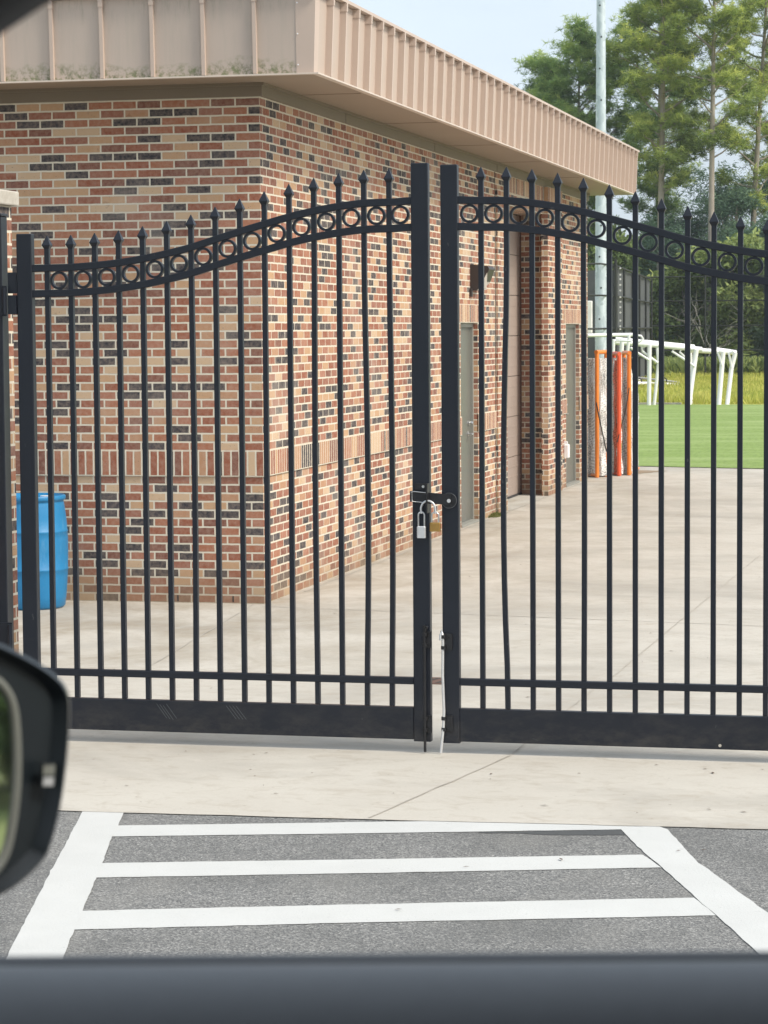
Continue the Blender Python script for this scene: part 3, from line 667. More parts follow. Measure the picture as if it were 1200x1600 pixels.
pine((-15.15, 125, -.05), 24, 8.6, 3.1, 'tall straight pine, nearest to the light pole, bare lower trunk', 11, M['pine'], 50, 1.0, tr=.21)
pine((-12.55, 124, -.05), 25, 10.2, 2.9, 'tall pine with pale straight trunk, middle of the three beyond the field', 23, M['pine'], 48, .95, tr=.19)
pine((-11.25, 128, -.05), 24, 7.5, 3.2, 'pine with darker forking trunk at the right edge of the view', 35, M['pine'], 46, .85, .5, tr=.19)
pine((-19.6, 128, -.05), 17.3, 6.0, 2.9, 'bushy pine rising just left of the light pole over the roof edge', 47, M['pine_dark'], 50, 1.5, tr=.18)
pine((-22.1, 133, -.05), 16.2, 6.0, 2.4, 'shortest pine, leftmost above the roof edge of the building', 59, M['pine_dark'], 42, 1.7, tr=.15)
pine((-16.9, 138, -.05), 21.5, 7.0, 2.9, 'dense pine directly behind the light pole', 61, M['pine_dark'], 48, 1.25, tr=.18)
pine((-9.2, 133, -.05), 23, 8.0, 3.0, 'pine mostly cut off by the right edge of the view', 73, M['pine'], 44, 1.0, tr=.18)
und = [(-17.6, 124, 5.2, 2.2, 'leaf'), (-16.2, 121, 6.2, 2.1, 'leaf'), (-14.6, 126, 7.6, 2.3, 'leaf_blue'), (-13.6, 121, 5.6, 1.9, 'leaf'), (-12.0, 127, 9.6, 2.1, 'leaf_blue'), (-11.2, 120.5, 6.0, 2.0, 'leaf'),
       (-9.9, 125, 8.6, 2.1, 'leaf_blue'), (-8.6, 121, 5.5, 2.0, 'leaf'), (-13.2, 136, 10.2, 2.6, 'leaf_blue'), (-16.0, 137, 8.4, 2.6, 'leaf_blue'), (-10.4, 138, 10.8, 2.6, 'leaf_blue'), (-19.0, 130, 7.2, 2.5, 'leaf'),
       (-15.4, 131, 6.6, 2.5, 'leaf'), (-12.4, 131, 7.0, 2.4, 'leaf'), (-9.5, 131, 7.2, 2.4, 'leaf')]
udesc = ['low leafy tree behind the dark windscreen', 'bright green leafy tree just right of the windscreen fence', 'bluish green cedar left of the tall middle pine', 'short leafy tree below the rings of the right gate leaf',
         'tall bluish cedar between the two straight pine trunks', 'leafy tree with drooping sprays behind the white goals', 'bluish cedar near the right edge of the view', 'low leafy tree at the far right edge',
         'far bluish cedar standing behind the middle pine', 'far cedar seen between light pole and first pine', 'tallest far cedar at the right edge', 'leafy tree hidden behind building end and light pole',
         'dark leafy tree filling the gap behind the first pine trunk', 'dark leafy tree filling the gap behind the middle pine trunk', 'dark leafy tree filling the gap behind the rightmost pines']
for i, (x, y, h, r, mt) in enumerate(und):
    broad((x, y, -.05), h, r, udesc[i], 100+i, M[mt], n=int(150+h*26), leaf=.24 if mt == 'leaf' else .2, k=46, asp=.55 if mt == 'leaf' else .3, zlow=.1)
# distant tree mass (reads as one)
rs = np.random.RandomState(5); n = 42000
C = np.stack([rs.uniform(-34, -2, n), rs.uniform(142, 152, n), rs.uniform(0, 1, n)**.8*6.8], 1)
hh = 5.2+1.3*np.sin(C[:, 0]*.9)+1.0*np.sin(C[:, 0]*2.3+1); C[:, 2] *= hh/6.8
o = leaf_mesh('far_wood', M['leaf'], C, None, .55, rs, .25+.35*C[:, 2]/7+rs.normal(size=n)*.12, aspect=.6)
tag(o, 'dark far woodland behind the chain link fence', 'woods', kind='stuff')
# dead pale branches
dead = empty('dead_tree', (-12.45, 118.2, 0), 'bare pale dead branches in the dark undergrowth behind the white goals', 'dead tree')
db = MB(); rnd = random.Random(14)
def branch(p, dr, L, r, lev):
    pts = [p]; q = p.copy(); d_ = dr.copy()
    for i in range(5):
        d_ = (d_+Vector((rnd.gauss(0, .28), rnd.gauss(0, .2), rnd.gauss(0, .16)))).normalized(); q = q+d_*L/5; pts.append(q.copy())
    db.tube(pts, [r*(1-.7*i/5) for i in range(6)], 5, cap=False)
    if lev:
        for i in range(2, 6):
            branch(pts[i], (d_+Vector((rnd.gauss(0, .8), rnd.gauss(0, .4), rnd.gauss(0, .5)))).normalized(), L*.55, r*.5, lev-1)
for dx, sgn in ((0, -1), (.1, 1), (-.1, -.4), (.05, .6)):
    branch(Vector((dx, 0, .0 if sgn in (-1, 1) else .4)), Vector((sgn*.45, -.1, 1)).normalized(), 2.3, .032, 2)
o = db.build('branch', M['deadwood']); o.parent = dead
# meadow grass
rs = np.random.RandomState(9); n = 60000
Y_ = 74+rs.uniform(0, 1, n)**1.1*46; Xc = -Y_*.118; C = np.stack([Xc+rs.uniform(-1, 1, n)*Y_*.085, Y_, np.full(n, -.01)], 1)
clump = np.sin(C[:, 0]*1.7)*np.sin(C[:, 1]*.55)+rs.normal(size=n)*.4
o = leaf_mesh('meadow_grass', M['blade'], C, None, .26, rs, .52+.18*clump+rs.normal(size=n)*.14, aspect=.16, vertical=3)
tag(o, 'tall yellow green meadow grass beyond the mown field', 'grass', kind='stuff')
n = 14000
C = np.stack([-14+rs.uniform(-6, 8, n), 114+rs.uniform(0, 4, n), np.zeros(n)], 1)
o = leaf_mesh('weeds', M['leaf'], C, None, .75, rs, .75+rs.normal(size=n)*.2, aspect=.25, vertical=2.2)
tag(o, 'bright weeds along the foot of the tree line', 'weeds', kind='stuff')
# moss tuft at the foot of the brick wall
rs = np.random.RandomState(3); n = 900
C = np.stack([WX+.02+rs.uniform(0, 1, n)**2*.10, 29.22+rs.normal(size=n)*.11, rs.uniform(0, .01, n)], 1)
o = leaf_mesh('weed_tuft', M['moss'], C, None, .035, rs, rs.uniform(0, 1, n), aspect=.2, vertical=1.6)
tag(o, 'small olive weed tuft at the foot of the brick wall beside the roll-up door', 'weed')

# trees behind the car, seen only in its mirror
p0 = broad((52, 6, 0), 9, 4.2, 'leafy tree reflected in the car mirror', 301, M['leaf'], n=420, leaf=.4, name='leafy_tree', cat='tree', group='trees reflected in the car mirror', k=34)
for i, (x, y) in enumerate(((54, -1), (50, 12.5), (60, 2), (61, 9), (55, 18), (58, -7), (66, 15), (68, 5), (53, -13))):
    r_ = p0.copy(); COL.objects.link(r_); r_.location = (x, y, 0); r_.rotation_euler = (0, 0, i*1.3)
    for ch in list(p0.children):
        c = ch.copy(); COL.objects.link(c); c.parent = r_

# ------------------------------------------------------------------ far fences, light pole
def cyl(mb, a, b, r, n=8, mi=0): mb.tube([a, b], r, n, mi)
cf = empty('chain_link_fence', (-9, 112, 0), 'tall black chain link fence with horizontal rails in front of the woods', 'fence')
for z in (.15, 1.23, 2.29, 3.37, 4.42):
    mb = MB(); cyl(mb, (-14.6, 112, z), (0, 111.2, z), .028); o = mb.build('rail', M['chain']); o.parent = cf; o.matrix_parent_inverse = Matrix.Translation((9, -112, 0))
for i in range(6):
    mb = MB(); x = -14.6+i*2.93; cyl(mb, (x, 112-.8*i/5, 0), (x, 112-.8*i/5, 4.47), .038); o = mb.build('post', M['chain']); o.parent = cf; o.matrix_parent_inverse = Matrix.Translation((9, -112, 0))
mb = MB()
for i in range(210):                        # the diamond fabric, as woven wires
    x = -14.6+i*.07
    for sg in (1, -1):
        xb = x+sg*4.3
        if -18.7 < xb < 4.2: mb.add([(x, 112.02, .1), (x+.0045, 112.02, .1), (xb+.0045, 112.02-(.8*(xb+14.6)/14.6 if sg > 0 else 0), 4.4), (xb, 112.02, 4.4)], [(0, 1, 2, 3)])
o = mb.build('wire_fabric', M['chain']); o.parent = cf; o.matrix_parent_inverse = Matrix.Translation((9, -112, 0))
A = Vector((-12.05, 86, 0)); Bp = Vector((-13.87, 110, 0))
sf = empty('windscreen_fence', A, 'tall fence covered with dark grey windscreen panels beside the light pole', 'fence')
dr = (Bp-A); nrm = Vector((dr.y, -dr.x, 0)).normalized()
def adopt(o, p): o.parent = p; o.matrix_parent_inverse = Matrix.Translation(-Vector(p.location)); return o
xs = [0, .18, .40, .60, .80, 1.0]
for i in range(5):
    a = A+dr*xs[i]; b = A+dr*xs[i+1]; mb = MB()
    N = 8
    for k in range(N):
        p = a.lerp(b, k/N+.004); q = a.lerp(b, (k+1)/N-.002); w1 = nrm*(.04*sin(k*2.1)); w2 = nrm*(.04*sin((k+1)*2.1))
        mb.add([p+w1+Vector((0, 0, .05)), q+w2+Vector((0, 0, .05)), q+w2+Vector((0, 0, 4.25)), p+w1+Vector((0, 0, 4.25)),
                p+w1-nrm*.01+Vector((0, 0, .05)), q+w2-nrm*.01+Vector((0, 0, .05)), q+w2-nrm*.01+Vector((0, 0, 4.25)), p+w1-nrm*.01+Vector((0, 0, 4.25))], [(0, 1, 2, 3), (7, 6, 5, 4)])
    adopt(mb.build('screen_panel', M['screen']), sf)
mb = MB().quad((-16.5, 86.3, .05), (-12.1, 86.3, .05), (-12.1, 86.3, 4.15), (-16.5, 86.3, 4.15)).quad((-16.5, 86.32, .05), (-16.5, 86.32, 4.15), (-12.1, 86.32, 4.15), (-12.1, 86.32, .05))
adopt(mb.build('screen_panel', M['screen']), sf)
for t in xs:
    p = A+dr*t+nrm*.09; adopt(MB().tube([p, p+Vector((0, 0, 4.33))], .045, 8).build('post', M['chain']), sf)
for z in (1.10, 2.2, 3.28, 4.28):
    adopt(MB().tube([A+nrm*.1+Vector((0, 0, z)), Bp+nrm*.1+Vector((0, 0, z))], .034, 8).build('rail', M['chain']), sf)
for z in (2.2, 3.28, 4.3):
    adopt(MB().tube([(-17, 82.6, z-.02), (-12.0, 82.6, z-.02), (-12.05, 86, z)], .03, 8).build('rail', M['chain']), sf)
tm_ = MB(); rnd = random.Random(2)
for k in range(13):
    z = 1.9+k*.19+rnd.uniform(-.05, .05); p = A+nrm*.15
    adopt(MB().box(p.x-.02+.12, p.x+.03+.12, p.y-.4, p.y-.38, z, z+.05).build('tie', M['white']), sf)
adopt(MB().tube([(-11.93, 85.6, 0), (-11.93, 85.6, 4.5)], .05, 8).build('post', M['chain']), sf)
lp = empty('light_pole', (-12.17, 84, 0), 'tall galvanised steel floodlight pole rising behind the far end of the building', 'light pole')
zs = [0, 3.9, 4.0, 8, 14, 22]; adopt(MB().tube([(-12.205+.02*z/13, 84, z) for z in zs], [.195, .19, .186, .172, .140, .115], 16).build('pole', M['galv']), lp)
adopt(MB().tube([(-12.205+.02*22/13, 84, 21.9), (-12.205+.02*22/13, 84, 22.0)], .13, 12).build('cap', M['galv']), lp)
rnd = random.Random(8)
for k in range(13):
    z = 2.5+k*1.02; xx = -12.2+.02*z/13+(.03 if k % 2 else -.02)
    adopt(MB().tube([(xx, 84-.20+.006*k*.6, z), (xx, 84-.17, z)], .03, 8).build('bolt', M['chain']), lp)
adopt(MB().box(-12.6, -12.45, 83.7, 83.85, 2.05, 3.1, ch=.02).build('control_box', M['white']), lp)

# ------------------------------------------------------------------ white soccer goals (tubular, leaning uprights)
def P73(x, y, Yd=73.0):          # photo-measured elevation transferred to the goal's own plane
    dv = fw*4000+rt*(x-600)-up*(y-800); t = Yd/dv.y; return Vector((0, 0, CAM_H))+dv*t
def goal(lines, label, base, parts):
    g = empty('soccer_goal', base, label, 'soccer goal', 'white soccer goals at the field edge')
    for nm, pts, r in parts: adopt(MB().tube(pts, r, 8).build(nm, M['white']), g)
    return g
q = P73
goal(None, 'nearest white soccer goal frame with long sloping crossbar over the field edge', q(1012, 632), [
    ('crossbar', [q(957, 534, 72), q(1010, 538, 72.6), q(1096, 546, 73.6)], 0.0723),
    ('crossbar', [q(962, 529, 73.6), q(1085, 541, 74.6)], 0.0467),
    ('post', [q(1015, 539, 72.6), q(1014, 634, 72.6)], 0.0595),
    ('post', [q(1027, 541, 72.8), q(1029, 567, 72.8), q(1022, 634, 72.8)], 0.0467),
    ('stay', [q(1015, 563, 72.5), q(996, 551, 72.4), q(985, 543, 72.3)], 0.0340),
    ('stay', [q(1028, 567, 72.7), q(1004, 549, 72.6), q(1003, 543, 72.6), q(1010, 540, 72.6)], 0.0340)])
goal(None, 'white soccer goal frame with splayed leaning posts, middle of the row', q(1075, 633), [
    ('post', [q(1088, 546, 73.4), q(1084, 575, 73.4), q(1076, 635, 73.0)], 0.0723),
    ('post', [q(1079, 547, 74.4), q(1080, 634, 74.4)], 0.0467),
    ('crossbar', [q(1078, 547, 73.9), q(1150, 551, 74.6)], 0.0723),
    ('stay', [q(1086, 573, 73.3), q(1067, 560, 73.2), q(1050, 549, 73.1), q(1054, 545, 73.2)], 0.0340),
    ('stay', [q(1075, 563, 73.8), q(1062, 550, 73.8), q(1065, 546, 73.8)], 0.0323)])
goal(None, 'white soccer goal frame with two parallel slanted posts, rightmost of the row', q(1137, 633), [
    ('post', [q(1149, 551, 73.6), q(1143, 575, 73.6), q(1136, 634, 73.2)], 0.0638),
    ('post', [q(1130, 549, 73.2), q(1128, 573, 73.2), q(1123, 634, 73.0)], 0.0680),
    ('crossbar', [q(1117, 545, 74.8), q(1150, 550, 75.2)], 0.0510),
    ('stay', [q(1128, 571, 73.1), q(1122, 551, 73.1), q(1126, 549, 73.1)], 0.0340),
    ('stay', [q(1143, 574, 73.5), q(1139, 552, 73.5), q(1146, 549, 73.5)], 0.0340)])
goal(None, 'white soccer goal frame partly hidden by the orange goals and light pole', q(975, 632, 71), [
    ('crossbar', [q(918, 524, 71), q(990, 523, 72)], 0.0510),
    ('post', [q(983, 524, 71.6), q(980, 560, 71.6), q(978, 635, 71.6)], 0.0425),
    ('post', [q(959, 531, 71.0), q(958, 560, 71), q(957, 636, 71)], 0.0425),
    ('post', [q(972, 530, 71.3), q(971, 560, 71.3), q(970, 636, 71.3)], 0.0595),
    ('stay', [q(990, 523, 72), q(1002, 525, 72), q(1005, 529, 72), q(1000, 534, 72), q(990, 537, 72)], 0.0298),
    ('stay', [q(959, 536, 71), q(963, 532, 71), q(986, 533, 71)], 0.0298)])
# low flat goal lying in the meadow
g = empty('lying_goal', q(1000, 598, 92), 'low white frame with small black wheels lying in the long grass', 'soccer goal')
for pts in ([q(958, 596, 91), q(1060, 601, 93)], [q(990, 590, 97), q(1060, 598, 93)], [q(958, 601, 89), q(1010, 599, 90)], [q(958, 594, 95), q(1000, 593, 96)]):
    adopt(MB().tube(pts, .05, 8).build('frame_tube', M['white']), g)
for (cx, cy) in ((999, 595), (1038, 594)):
    adopt(MB().tube([q(cx-4, cy+3, 90), q(cx-3, cy-2, 90), q(cx, cy-4, 90), q(cx+3, cy-2, 90), q(cx+4, cy+3, 90)], .025, 6).build('wheel', M['chain']), g)
sg = MB().box(-9.35+.06, -9.10+.06, 100, 100.03, .0, .18, ch=.0)
c_ = q(1190, 609, 95); tag(MB().box(c_.x-.13, c_.x+.13, 95, 95.04, -.01, c_.z+.05, ch=.008).build('yard_marker', M['white']), 'small white marker low in the meadow at the right edge', 'marker')

# ------------------------------------------------------------------ lacrosse goals
def lacrosse(near, far, apex, mat, label, h=1.83, netmat=None, cord=None):
    n_ = Vector(near); f_ = Vector(far); a_ = Vector(apex)
    g = empty('lacrosse_goal', n_, label, 'lacrosse goal', 'folded lacrosse goals at the end of the building')
    r = .031
    Zt = Vector((0, 0, h))
    for p in (n_, f_): adopt(MB().tube([p+Vector((0, 0, .004)), p+Zt], r, 12).build('post', mat), g)
    adopt(MB().tube([n_+Zt+(n_-f_).normalized()*r, f_+Zt-(n_-f_).normalized()*r], r, 12).build('crossbar', mat), g)
    for p in (n_, f_): adopt(MB().tube([p+Vector((0, 0, .03)), a_+Vector((0, 0, .03))], r*.7, 10).build('base_bar', mat), g)
    for sd, p in enumerate((n_, f_)):
        K = 14; J = 8; vs = []
        for k in range(K+1):
            t = k/K; top = p+Zt*t; bot = a_+Vector((0, 0, .03+(h-.08)*.42*t))
            for j in range(J+1):
                u = j/J; vs.append(top.lerp(bot, u)-Vector((0, 0, 4*u*(1-u)*(.10*t+.02)))+Vector((.03*sin(k*1.3+j), 0, 0))*u*(1-u)*4)
        nb = MB(); W1 = J+1
        nb.add(vs, [(k*W1+j, k*W1+j+1, (k+1)*W1+j+1, (k+1)*W1+j) for k in range(K) for j in range(J)], 0, True)
        o = nb.build('net', netmat or M['net']); l = o.data.uv_layers.new(name='UVMap')
        for q_ in o.data.polygons:
            for li in q_.loop_indices:
                vi = o.data.loops[li].vertex_index; j, k = vi % W1, vi//W1
                l.data[li].uv = (j*.13+k*.03, k*.10-j*.03)
        adopt(o, g)
    return g
g1 = lacrosse((-5.438, 37.05, 0), (-5.345, 37.35, 0), (-6.1, 38.2, 0), M['orange'], 'orange lacrosse goal closest to the brick wall, grey net', netmat=M['dknet'])
g2 = lacrosse((-5.175, 37.5, 0), (-5.31, 37.9, 0), (-5.9, 39.2, 0), M['red'], 'red lacrosse goal with white net, between the two orange ones', h=1.80)
g3 = lacrosse((-5.055, 37.7, 0), (-5.20, 38.2, 0), (-5.10, 39.1, 0), M['orange'], 'orange lacrosse goal farthest from the brick wall, white net', h=1.81)
# draped net folds (white) hanging between the posts
def drape(g, a, b, ztop, mat, seed, ww=.04):
    rnd = random.Random(seed); a = Vector(a); b = Vector(b); n = 16; rows = 24; vs = []
    for j in range(rows+1):
        for i in range(n+1):
            t = i/n; p = a.lerp(b, t); amp = ww*(.4+.6*sin(j*.5+seed)**2)
            p = p+Vector((amp*sin(i*2.4+seed+j*.22), amp*cos(i*1.9+j*.13), 0)); p.z = .02+(ztop-.02)*j/rows; vs.append(p)
    me_ = MB(); W1 = n+1
    me_.add(vs, [(j*W1+i, j*W1+i+1, (j+1)*W1+i+1, (j+1)*W1+i) for j in range(rows) for i in range(n)], 0, True)
    o = me_.build('net_fold', mat); l = o.data.uv_layers.new(name='UVMap')
    for p in o.data.polygons:
        for li in p.loop_indices:
            vi = o.data.loops[li].vertex_index; i, j = vi % W1, vi//W1
            l.data[li].uv = (i*.055+j*.03, j*.075-i*.03)
    adopt(o, g)
drape(g2, (-5.30, 37.75, 0), (-5.17, 37.62, 0), 1.74, M['net'], 1)
drape(g3, (-5.17, 37.9, 0), (-5.08, 37.8, 0), 1.74, M['net'], 2, .03)
drape(g3, (-5.05, 37.9, 0), (-4.97, 38.0, 0), 1.25, M['net'], 3, .03)
drape(g1, (-5.42, 37.2, 0), (-5.34, 37.3, 0), 1.74, M['dknet'], 4)
drape(g1, (-5.60, 37.3, 0), (-5.48, 37.2, 0), 1.74, M['net'], 5)
drape(g2, (-5.29, 37.85, 0), (-5.19, 37.7, 0), 1.72, M['net'], 6, .03)
drape(g2, (-5.26, 37.65, 0), (-5.20, 37.6, 0), 1.70, M['rednet'], 7, .03)
drape(g1, (-5.43, 37.4, 0), (-5.34, 37.45, 0), 1.72, M['dknet'], 8, .03)
adopt(MB().tube([(-5.44, 37.0, 1.1), (-5.40, 36.98, .9), (-5.30, 37.0, .42), (-5.26, 37.1, .3)], .010, 6).build('cord', M['rope']), g1)
adopt(MB().tube([(-5.04, 37.6, 1.3), (-5.09, 37.55, .95), (-5.2, 37.45, .5)], .008, 6).build('cord', M['rope']), g3)

# ------------------------------------------------------------------ blue barrel + hose
bx_, by_ = -7.285, 18.98
drum = empty('plastic_barrel', (bx_, by_, 0), 'blue plastic drum standing against the brick wall behind the left gate stile', 'barrel')
pr = [(0, 0.002), (.245, .002), (.262, .02), (.272, .10), (.283, .25), (.286, .300), (.292, .308), (.286, .316), (.290, .45), (.290, .55), (.286, .598), (.292, .606), (.286, .614), (.278, .72), (.262, .83), (.258, .845), (.272, .853), (.276, .862), (.276, .882), (.270, .890), (.255, .890), (.250, .868), (0, .862)]
adopt(MB().lathe(pr, bx_, by_, 56).build('drum', M['drum']), drum)
adopt(MB().tube([(bx_+.12, by_, .862), (bx_+.12, by_, .885)], .035, 16).build('bung', M['white']), drum)
hs = [(-7.20, 18.9, .80), (-7.215, 18.70, .86), (-7.215, 18.69, .93), (-7.235, 18.70, .965), (-7.28, 18.74, .97), (-7.31, 18.8, .93)]
tag(MB().tube([(x_-.105, y_, z_) for x_, y_, z_ in [(-7.2, 18.655, .79), (-7.203, 18.66, .86), (-7.215, 18.67, .92), (-7.24, 18.70, .955), (-7.28, 18.76, .958), (-7.31, 18.84, .93), (-7.32, 18.9, .90)]], .014, 10).build('hose', M['white']), 'short white plastic hose hooked over the rim of the blue barrel', 'hose')

# ------------------------------------------------------------------ brick pier and gate post (left)
PF = 13.10
pier = empty('brick_pier', (-5.35, 12.9, 0), 'brick gate pier with rough stone cap at the left edge', 'pier')
ppier = MB().box(-5.62, -5.11, 12.60, PF, -.02, 2.845).build('column', M['brick'], None, uv=True); adopt(ppier, pier)
adopt(bevel(MB().box(-5.66, -5.078, 12.56, PF+.04, 2.846, 2.925).build('cap', M['stone']), .008), pier)
gp = empty('gate_post', (-5.06, 12.75, 0), 'square black steel gate post against the brick pier', 'gate post')
adopt(MB().box(-5.108, -5.018, 12.71, 12.80, 0, 2.775, ch=.004).build('shaft', M['steel']), gp)
adopt(MB().box(-5.112, -5.014, 12.706, 12.804, 2.776, 2.790, ch=.004).build('cap', M['steel']), gp)
for z in (2.33, .55):
    pl = MB().box(-5.112, -4.99, 12.700, 12.709, z-.08, z+.08); pl.tube([(-5.0, 12.695, z-.07), (-5.0, 12.695, z+.07)], .012, 12)
    ho = adopt(pl.build('hinge_plate', M['steel']), gp)

# ------------------------------------------------------------------ the gates
TIP = [2.980, 2.977, 2.963, 2.942, 2.914, 2.879, 2.843, 2.805, 2.766, 2.736, 2.711, 2.692, 2.680, 2.672, 2.670]
G0 = 12.72           # front plane
def tipc(k):         # smooth picket-height curve
    k = max(-.7, min(14.6, k)); i = int(math.floor(max(0, min(13, k)))); f = k-i
    p = lambda j: TIP[max(0, min(14, j))] if j >= 0 else 2.981
    a, b, c, e_ = p(i-1), p(i), p(i+1), p(i+2)
    return b+.5*f*(c-a+f*(2*a-5*b+4*c-e_+f*(3*(b-c)+e_-a)))
def make_gate(sgn, xin, sp, stile_in, stile_out, label, bends, zoff):
    g = empty('driveway_gate', ((stile_in[0]+stile_in[1])/2, G0+.025, 0), label, 'gate', 'pair of black steel driveway gates')
    X = lambda k: xin+sgn*sp*k
    y0, y1 = G0, G0+.05
    adopt(MB().box(stile_in[0], stile_in[1], y0, y1, .055+zoff, 3.005 if sgn < 0 else 2.994, ch=.004).build('stile', M['steel']), g)
    adopt(MB().box(stile_out[0], stile_out[1], y0, y1, .055+zoff, 2.681, ch=.004).build('stile', M['steel']), g)
    xa = stile_in[0] if sgn < 0 else stile_in[1]; xb = stile_out[1] if sgn < 0 else stile_out[0]
    lo, hi = min(xa, xb), max(xa, xb)
    yr0, yr1 = G0+.006, G0+.044
    for nm, off in (('arched_rail', .150), ('arched_rail', .283)):
        mb = MB(); N = 56; vs = []
        for i in range(N+1):
            x = xa+(xb-xa)*i/N; z = tipc((x-xin)*sgn/sp)-off
            vs += [(x, yr0, z-.038), (x, yr1, z-.038), (x, yr1, z), (x, yr0, z)]
        fs = [(4*i+j, 4*i+(j+1) % 4, 4*i+4+(j+1) % 4, 4*i+4+j) for i in range(N) for j in range(4)]
        mb.add(vs, fs); o = adopt(mb.build(nm, M['steel']), g); recalc(o); bevel(o, .003, 1)
    adopt(bevel(MB().box(lo, hi, yr0, yr1, .350, .386).build('bottom_rail', M['steel']), .003, 1), g)
    kp = adopt(bevel(MB().box(lo, hi, y0+.0025, y1-.0025, .064+zoff, .232).build('kick_panel', M['steel']), .003, 1), g)
    for k in range(15):
        x = X(k); zt = tipc(k); hw = .0127; yc = G0+.025; bend = bends.get(k, 0)
        mb = MB(); zs = [.235+(zt-.067-.235)*i/12 for i in range(13)]; vs = []
        for z in zs:
            t = (z-.386)/(2.35-.386); dx = 0
            if 0 < t < 1 and bend: dx = bend*(4*t*(1-t))*(1-.35*t)
            vs += [(x+dx-hw, yc-hw, z), (x+dx+hw, yc-hw, z), (x+dx+hw, yc+hw, z), (x+dx-hw, yc+hw, z)]
        mb.add(vs, [(4*i+j, 4*i+(j+1) % 4, 4*i+4+(j+1) % 4, 4*i+4+j) for i in range(12) for j in range(4)])
        po = adopt(mb.build('picket', M['steel']), g)
        fb_ = MB(); lv = [(hw+.001, zt-.070), (hw+.001, zt-.068), (.0225, zt-.052), (.0225, zt-.049), (.0015, zt)]; vs = []
        for h_, z in lv: vs += [(x-h_, yc-h_, z), (x+h_, yc-h_, z), (x+h_, yc+h_, z), (x-h_, yc+h_, z)]
        fb_.add(vs, [(4*i+j, 4*i+(j+1) % 4, 4*i+4+(j+1) % 4, 4*i+4+j) for i in range(4) for j in range(4)]+[(3, 2, 1, 0), (16, 17, 18, 19)])
        adopt(fb_.build('spear_finial', M['steel']), po)
    for k in range(15):
        kk = k-.5; x = X(kk)
        if k == 0: x = (xa+X(0))/2
        z = tipc(kk)-.150-.038-.0475; rr = .0475; wr = .0125; mb = MB(); N = 40; vs = []
        for i in range(N):
            a = 2*pi*i/N
            for (r_, yy) in ((rr, G0+.012), (rr, G0+.038), (rr-wr, G0+.038), (rr-wr, G0+.012)): vs.append((x+r_*cos(a), yy, z+r_*sin(a)))
        mb.add(vs, [(4*i+j, 4*((i+1) % N)+j, 4*((i+1) % N)+(j+1) % 4, 4*i+(j+1) % 4) for i in range(N) for j in range(4)])
        o = adopt(mb.build('ring', M['steel']), g); recalc(o)
    return g, kp
gl, kpl = make_gate(-1, -2.933, .1316, (-2.816, -2.727), (-4.939, -4.855), 'left black steel gate leaf with spear pickets, silver lock hanging on its stile', {0: .010, 1: .014, 3: -.005, 8: .006}, .002)
gr, kpr = make_gate(1, -2.458, .1301, (-2.663, -2.576), (-.56, -.475), 'right black steel gate leaf with one bowed picket and round latch disc', {1: -.024, 4: .004}, -.002)
adopt(MB().box(-4.99, -4.94, G0+.004, G0+.04, 2.37, 2.48).box(-4.985, -4.94, G0-.012, G0+.01, 2.26, 2.36).build('hinge', M['steel']), gl)
# scratches on the kick panels
def scratch(xs, g):
    for (x, z, dx, dz) in xs:
        mb = MB(); mb.add([(x, G0+.0015, z), (x+.003, G0+.0015, z), (x+dx+.003, G0+.0015, z-dz), (x+dx, G0+.0015, z-dz)], [(0, 1, 2, 3)])
        adopt(mb.build('scratch', M['scratch']), g)
scratch([(-4.20+i*.018, .215-.004*(i % 3), .055, .075) for i in range(4)]+[(-3.82+i*.018, .215, .055, .07) for i in range(4)]+[(-4.1, .085, .07, .002)], kpl)
scratch([(-1.28, .205, .10, .003), (-2.2, .09, .03, .01), (-1.9, .18, .03, .002)], kpr)
adopt(MB().tube([(-1.25, G0+.002, .082), (-1.25, G0-.0005, .082)], .008, 7).build('chip', M['stone']), kpr)
# latch : striker on the left stile, swinging bar with disc on the right one
lt = MB().box(-2.824, -2.735, G0-.022, G0-.001, 1.291, 1.345).box(-2.735, -2.727, G0-.05, G0+.0, 1.235, 1.385)
lt.box(-2.80, -2.738, G0-.006, G0-.001, 1.352, 1.385)
la = adopt(lt.build('latch_catch', M['black_iron']), gl)
adopt(MB().tube([(-2.818, G0-.024, 1.34), (-2.80, G0-.026, 1.344), (-2.74, G0-.026, 1.338)], .0022, 6).tube([(-2.812, G0-.025, 1.343), (-2.812, G0-.025, 1.293), (-2.745, G0-.026, 1.288)], .0022, 6).build('worn_edge', M['chrome']), la)
adopt(MB().tube([(-2.757, G0-.001, 1.368), (-2.757, G0-.012, 1.368)], .007, 10).build('bolt', M['chrome']), la)
lr = MB().tube([(-2.622, G0-.001, 1.298), (-2.622, G0-.012, 1.298)], .038, 28)
lr.extrude([(0, -.022), (.115, -.028), (.115, .026), (0, .034)], (-2.727, G0-.020, 1.304), (1, 0, 0), (0, 0, 1), (0, .008, 0))
lb_ = adopt(lr.build('latch_bar', M['black_iron']), gr)
adopt(MB().tube([(-2.62, G0-.028, 1.298), (-2.62, G0-.031, 1.298)], .010, 12).build('bolt', M['silver']), lb_)
rg = [( -2.622+.0385*cos(a), G0-.0125, 1.298+.0385*sin(a)) for a in [2*pi*i/28 for i in range(28)]]
adopt(MB().tube(rg, .0016, 6, closed=True).build('worn_edge', M['scratch']), lb_)
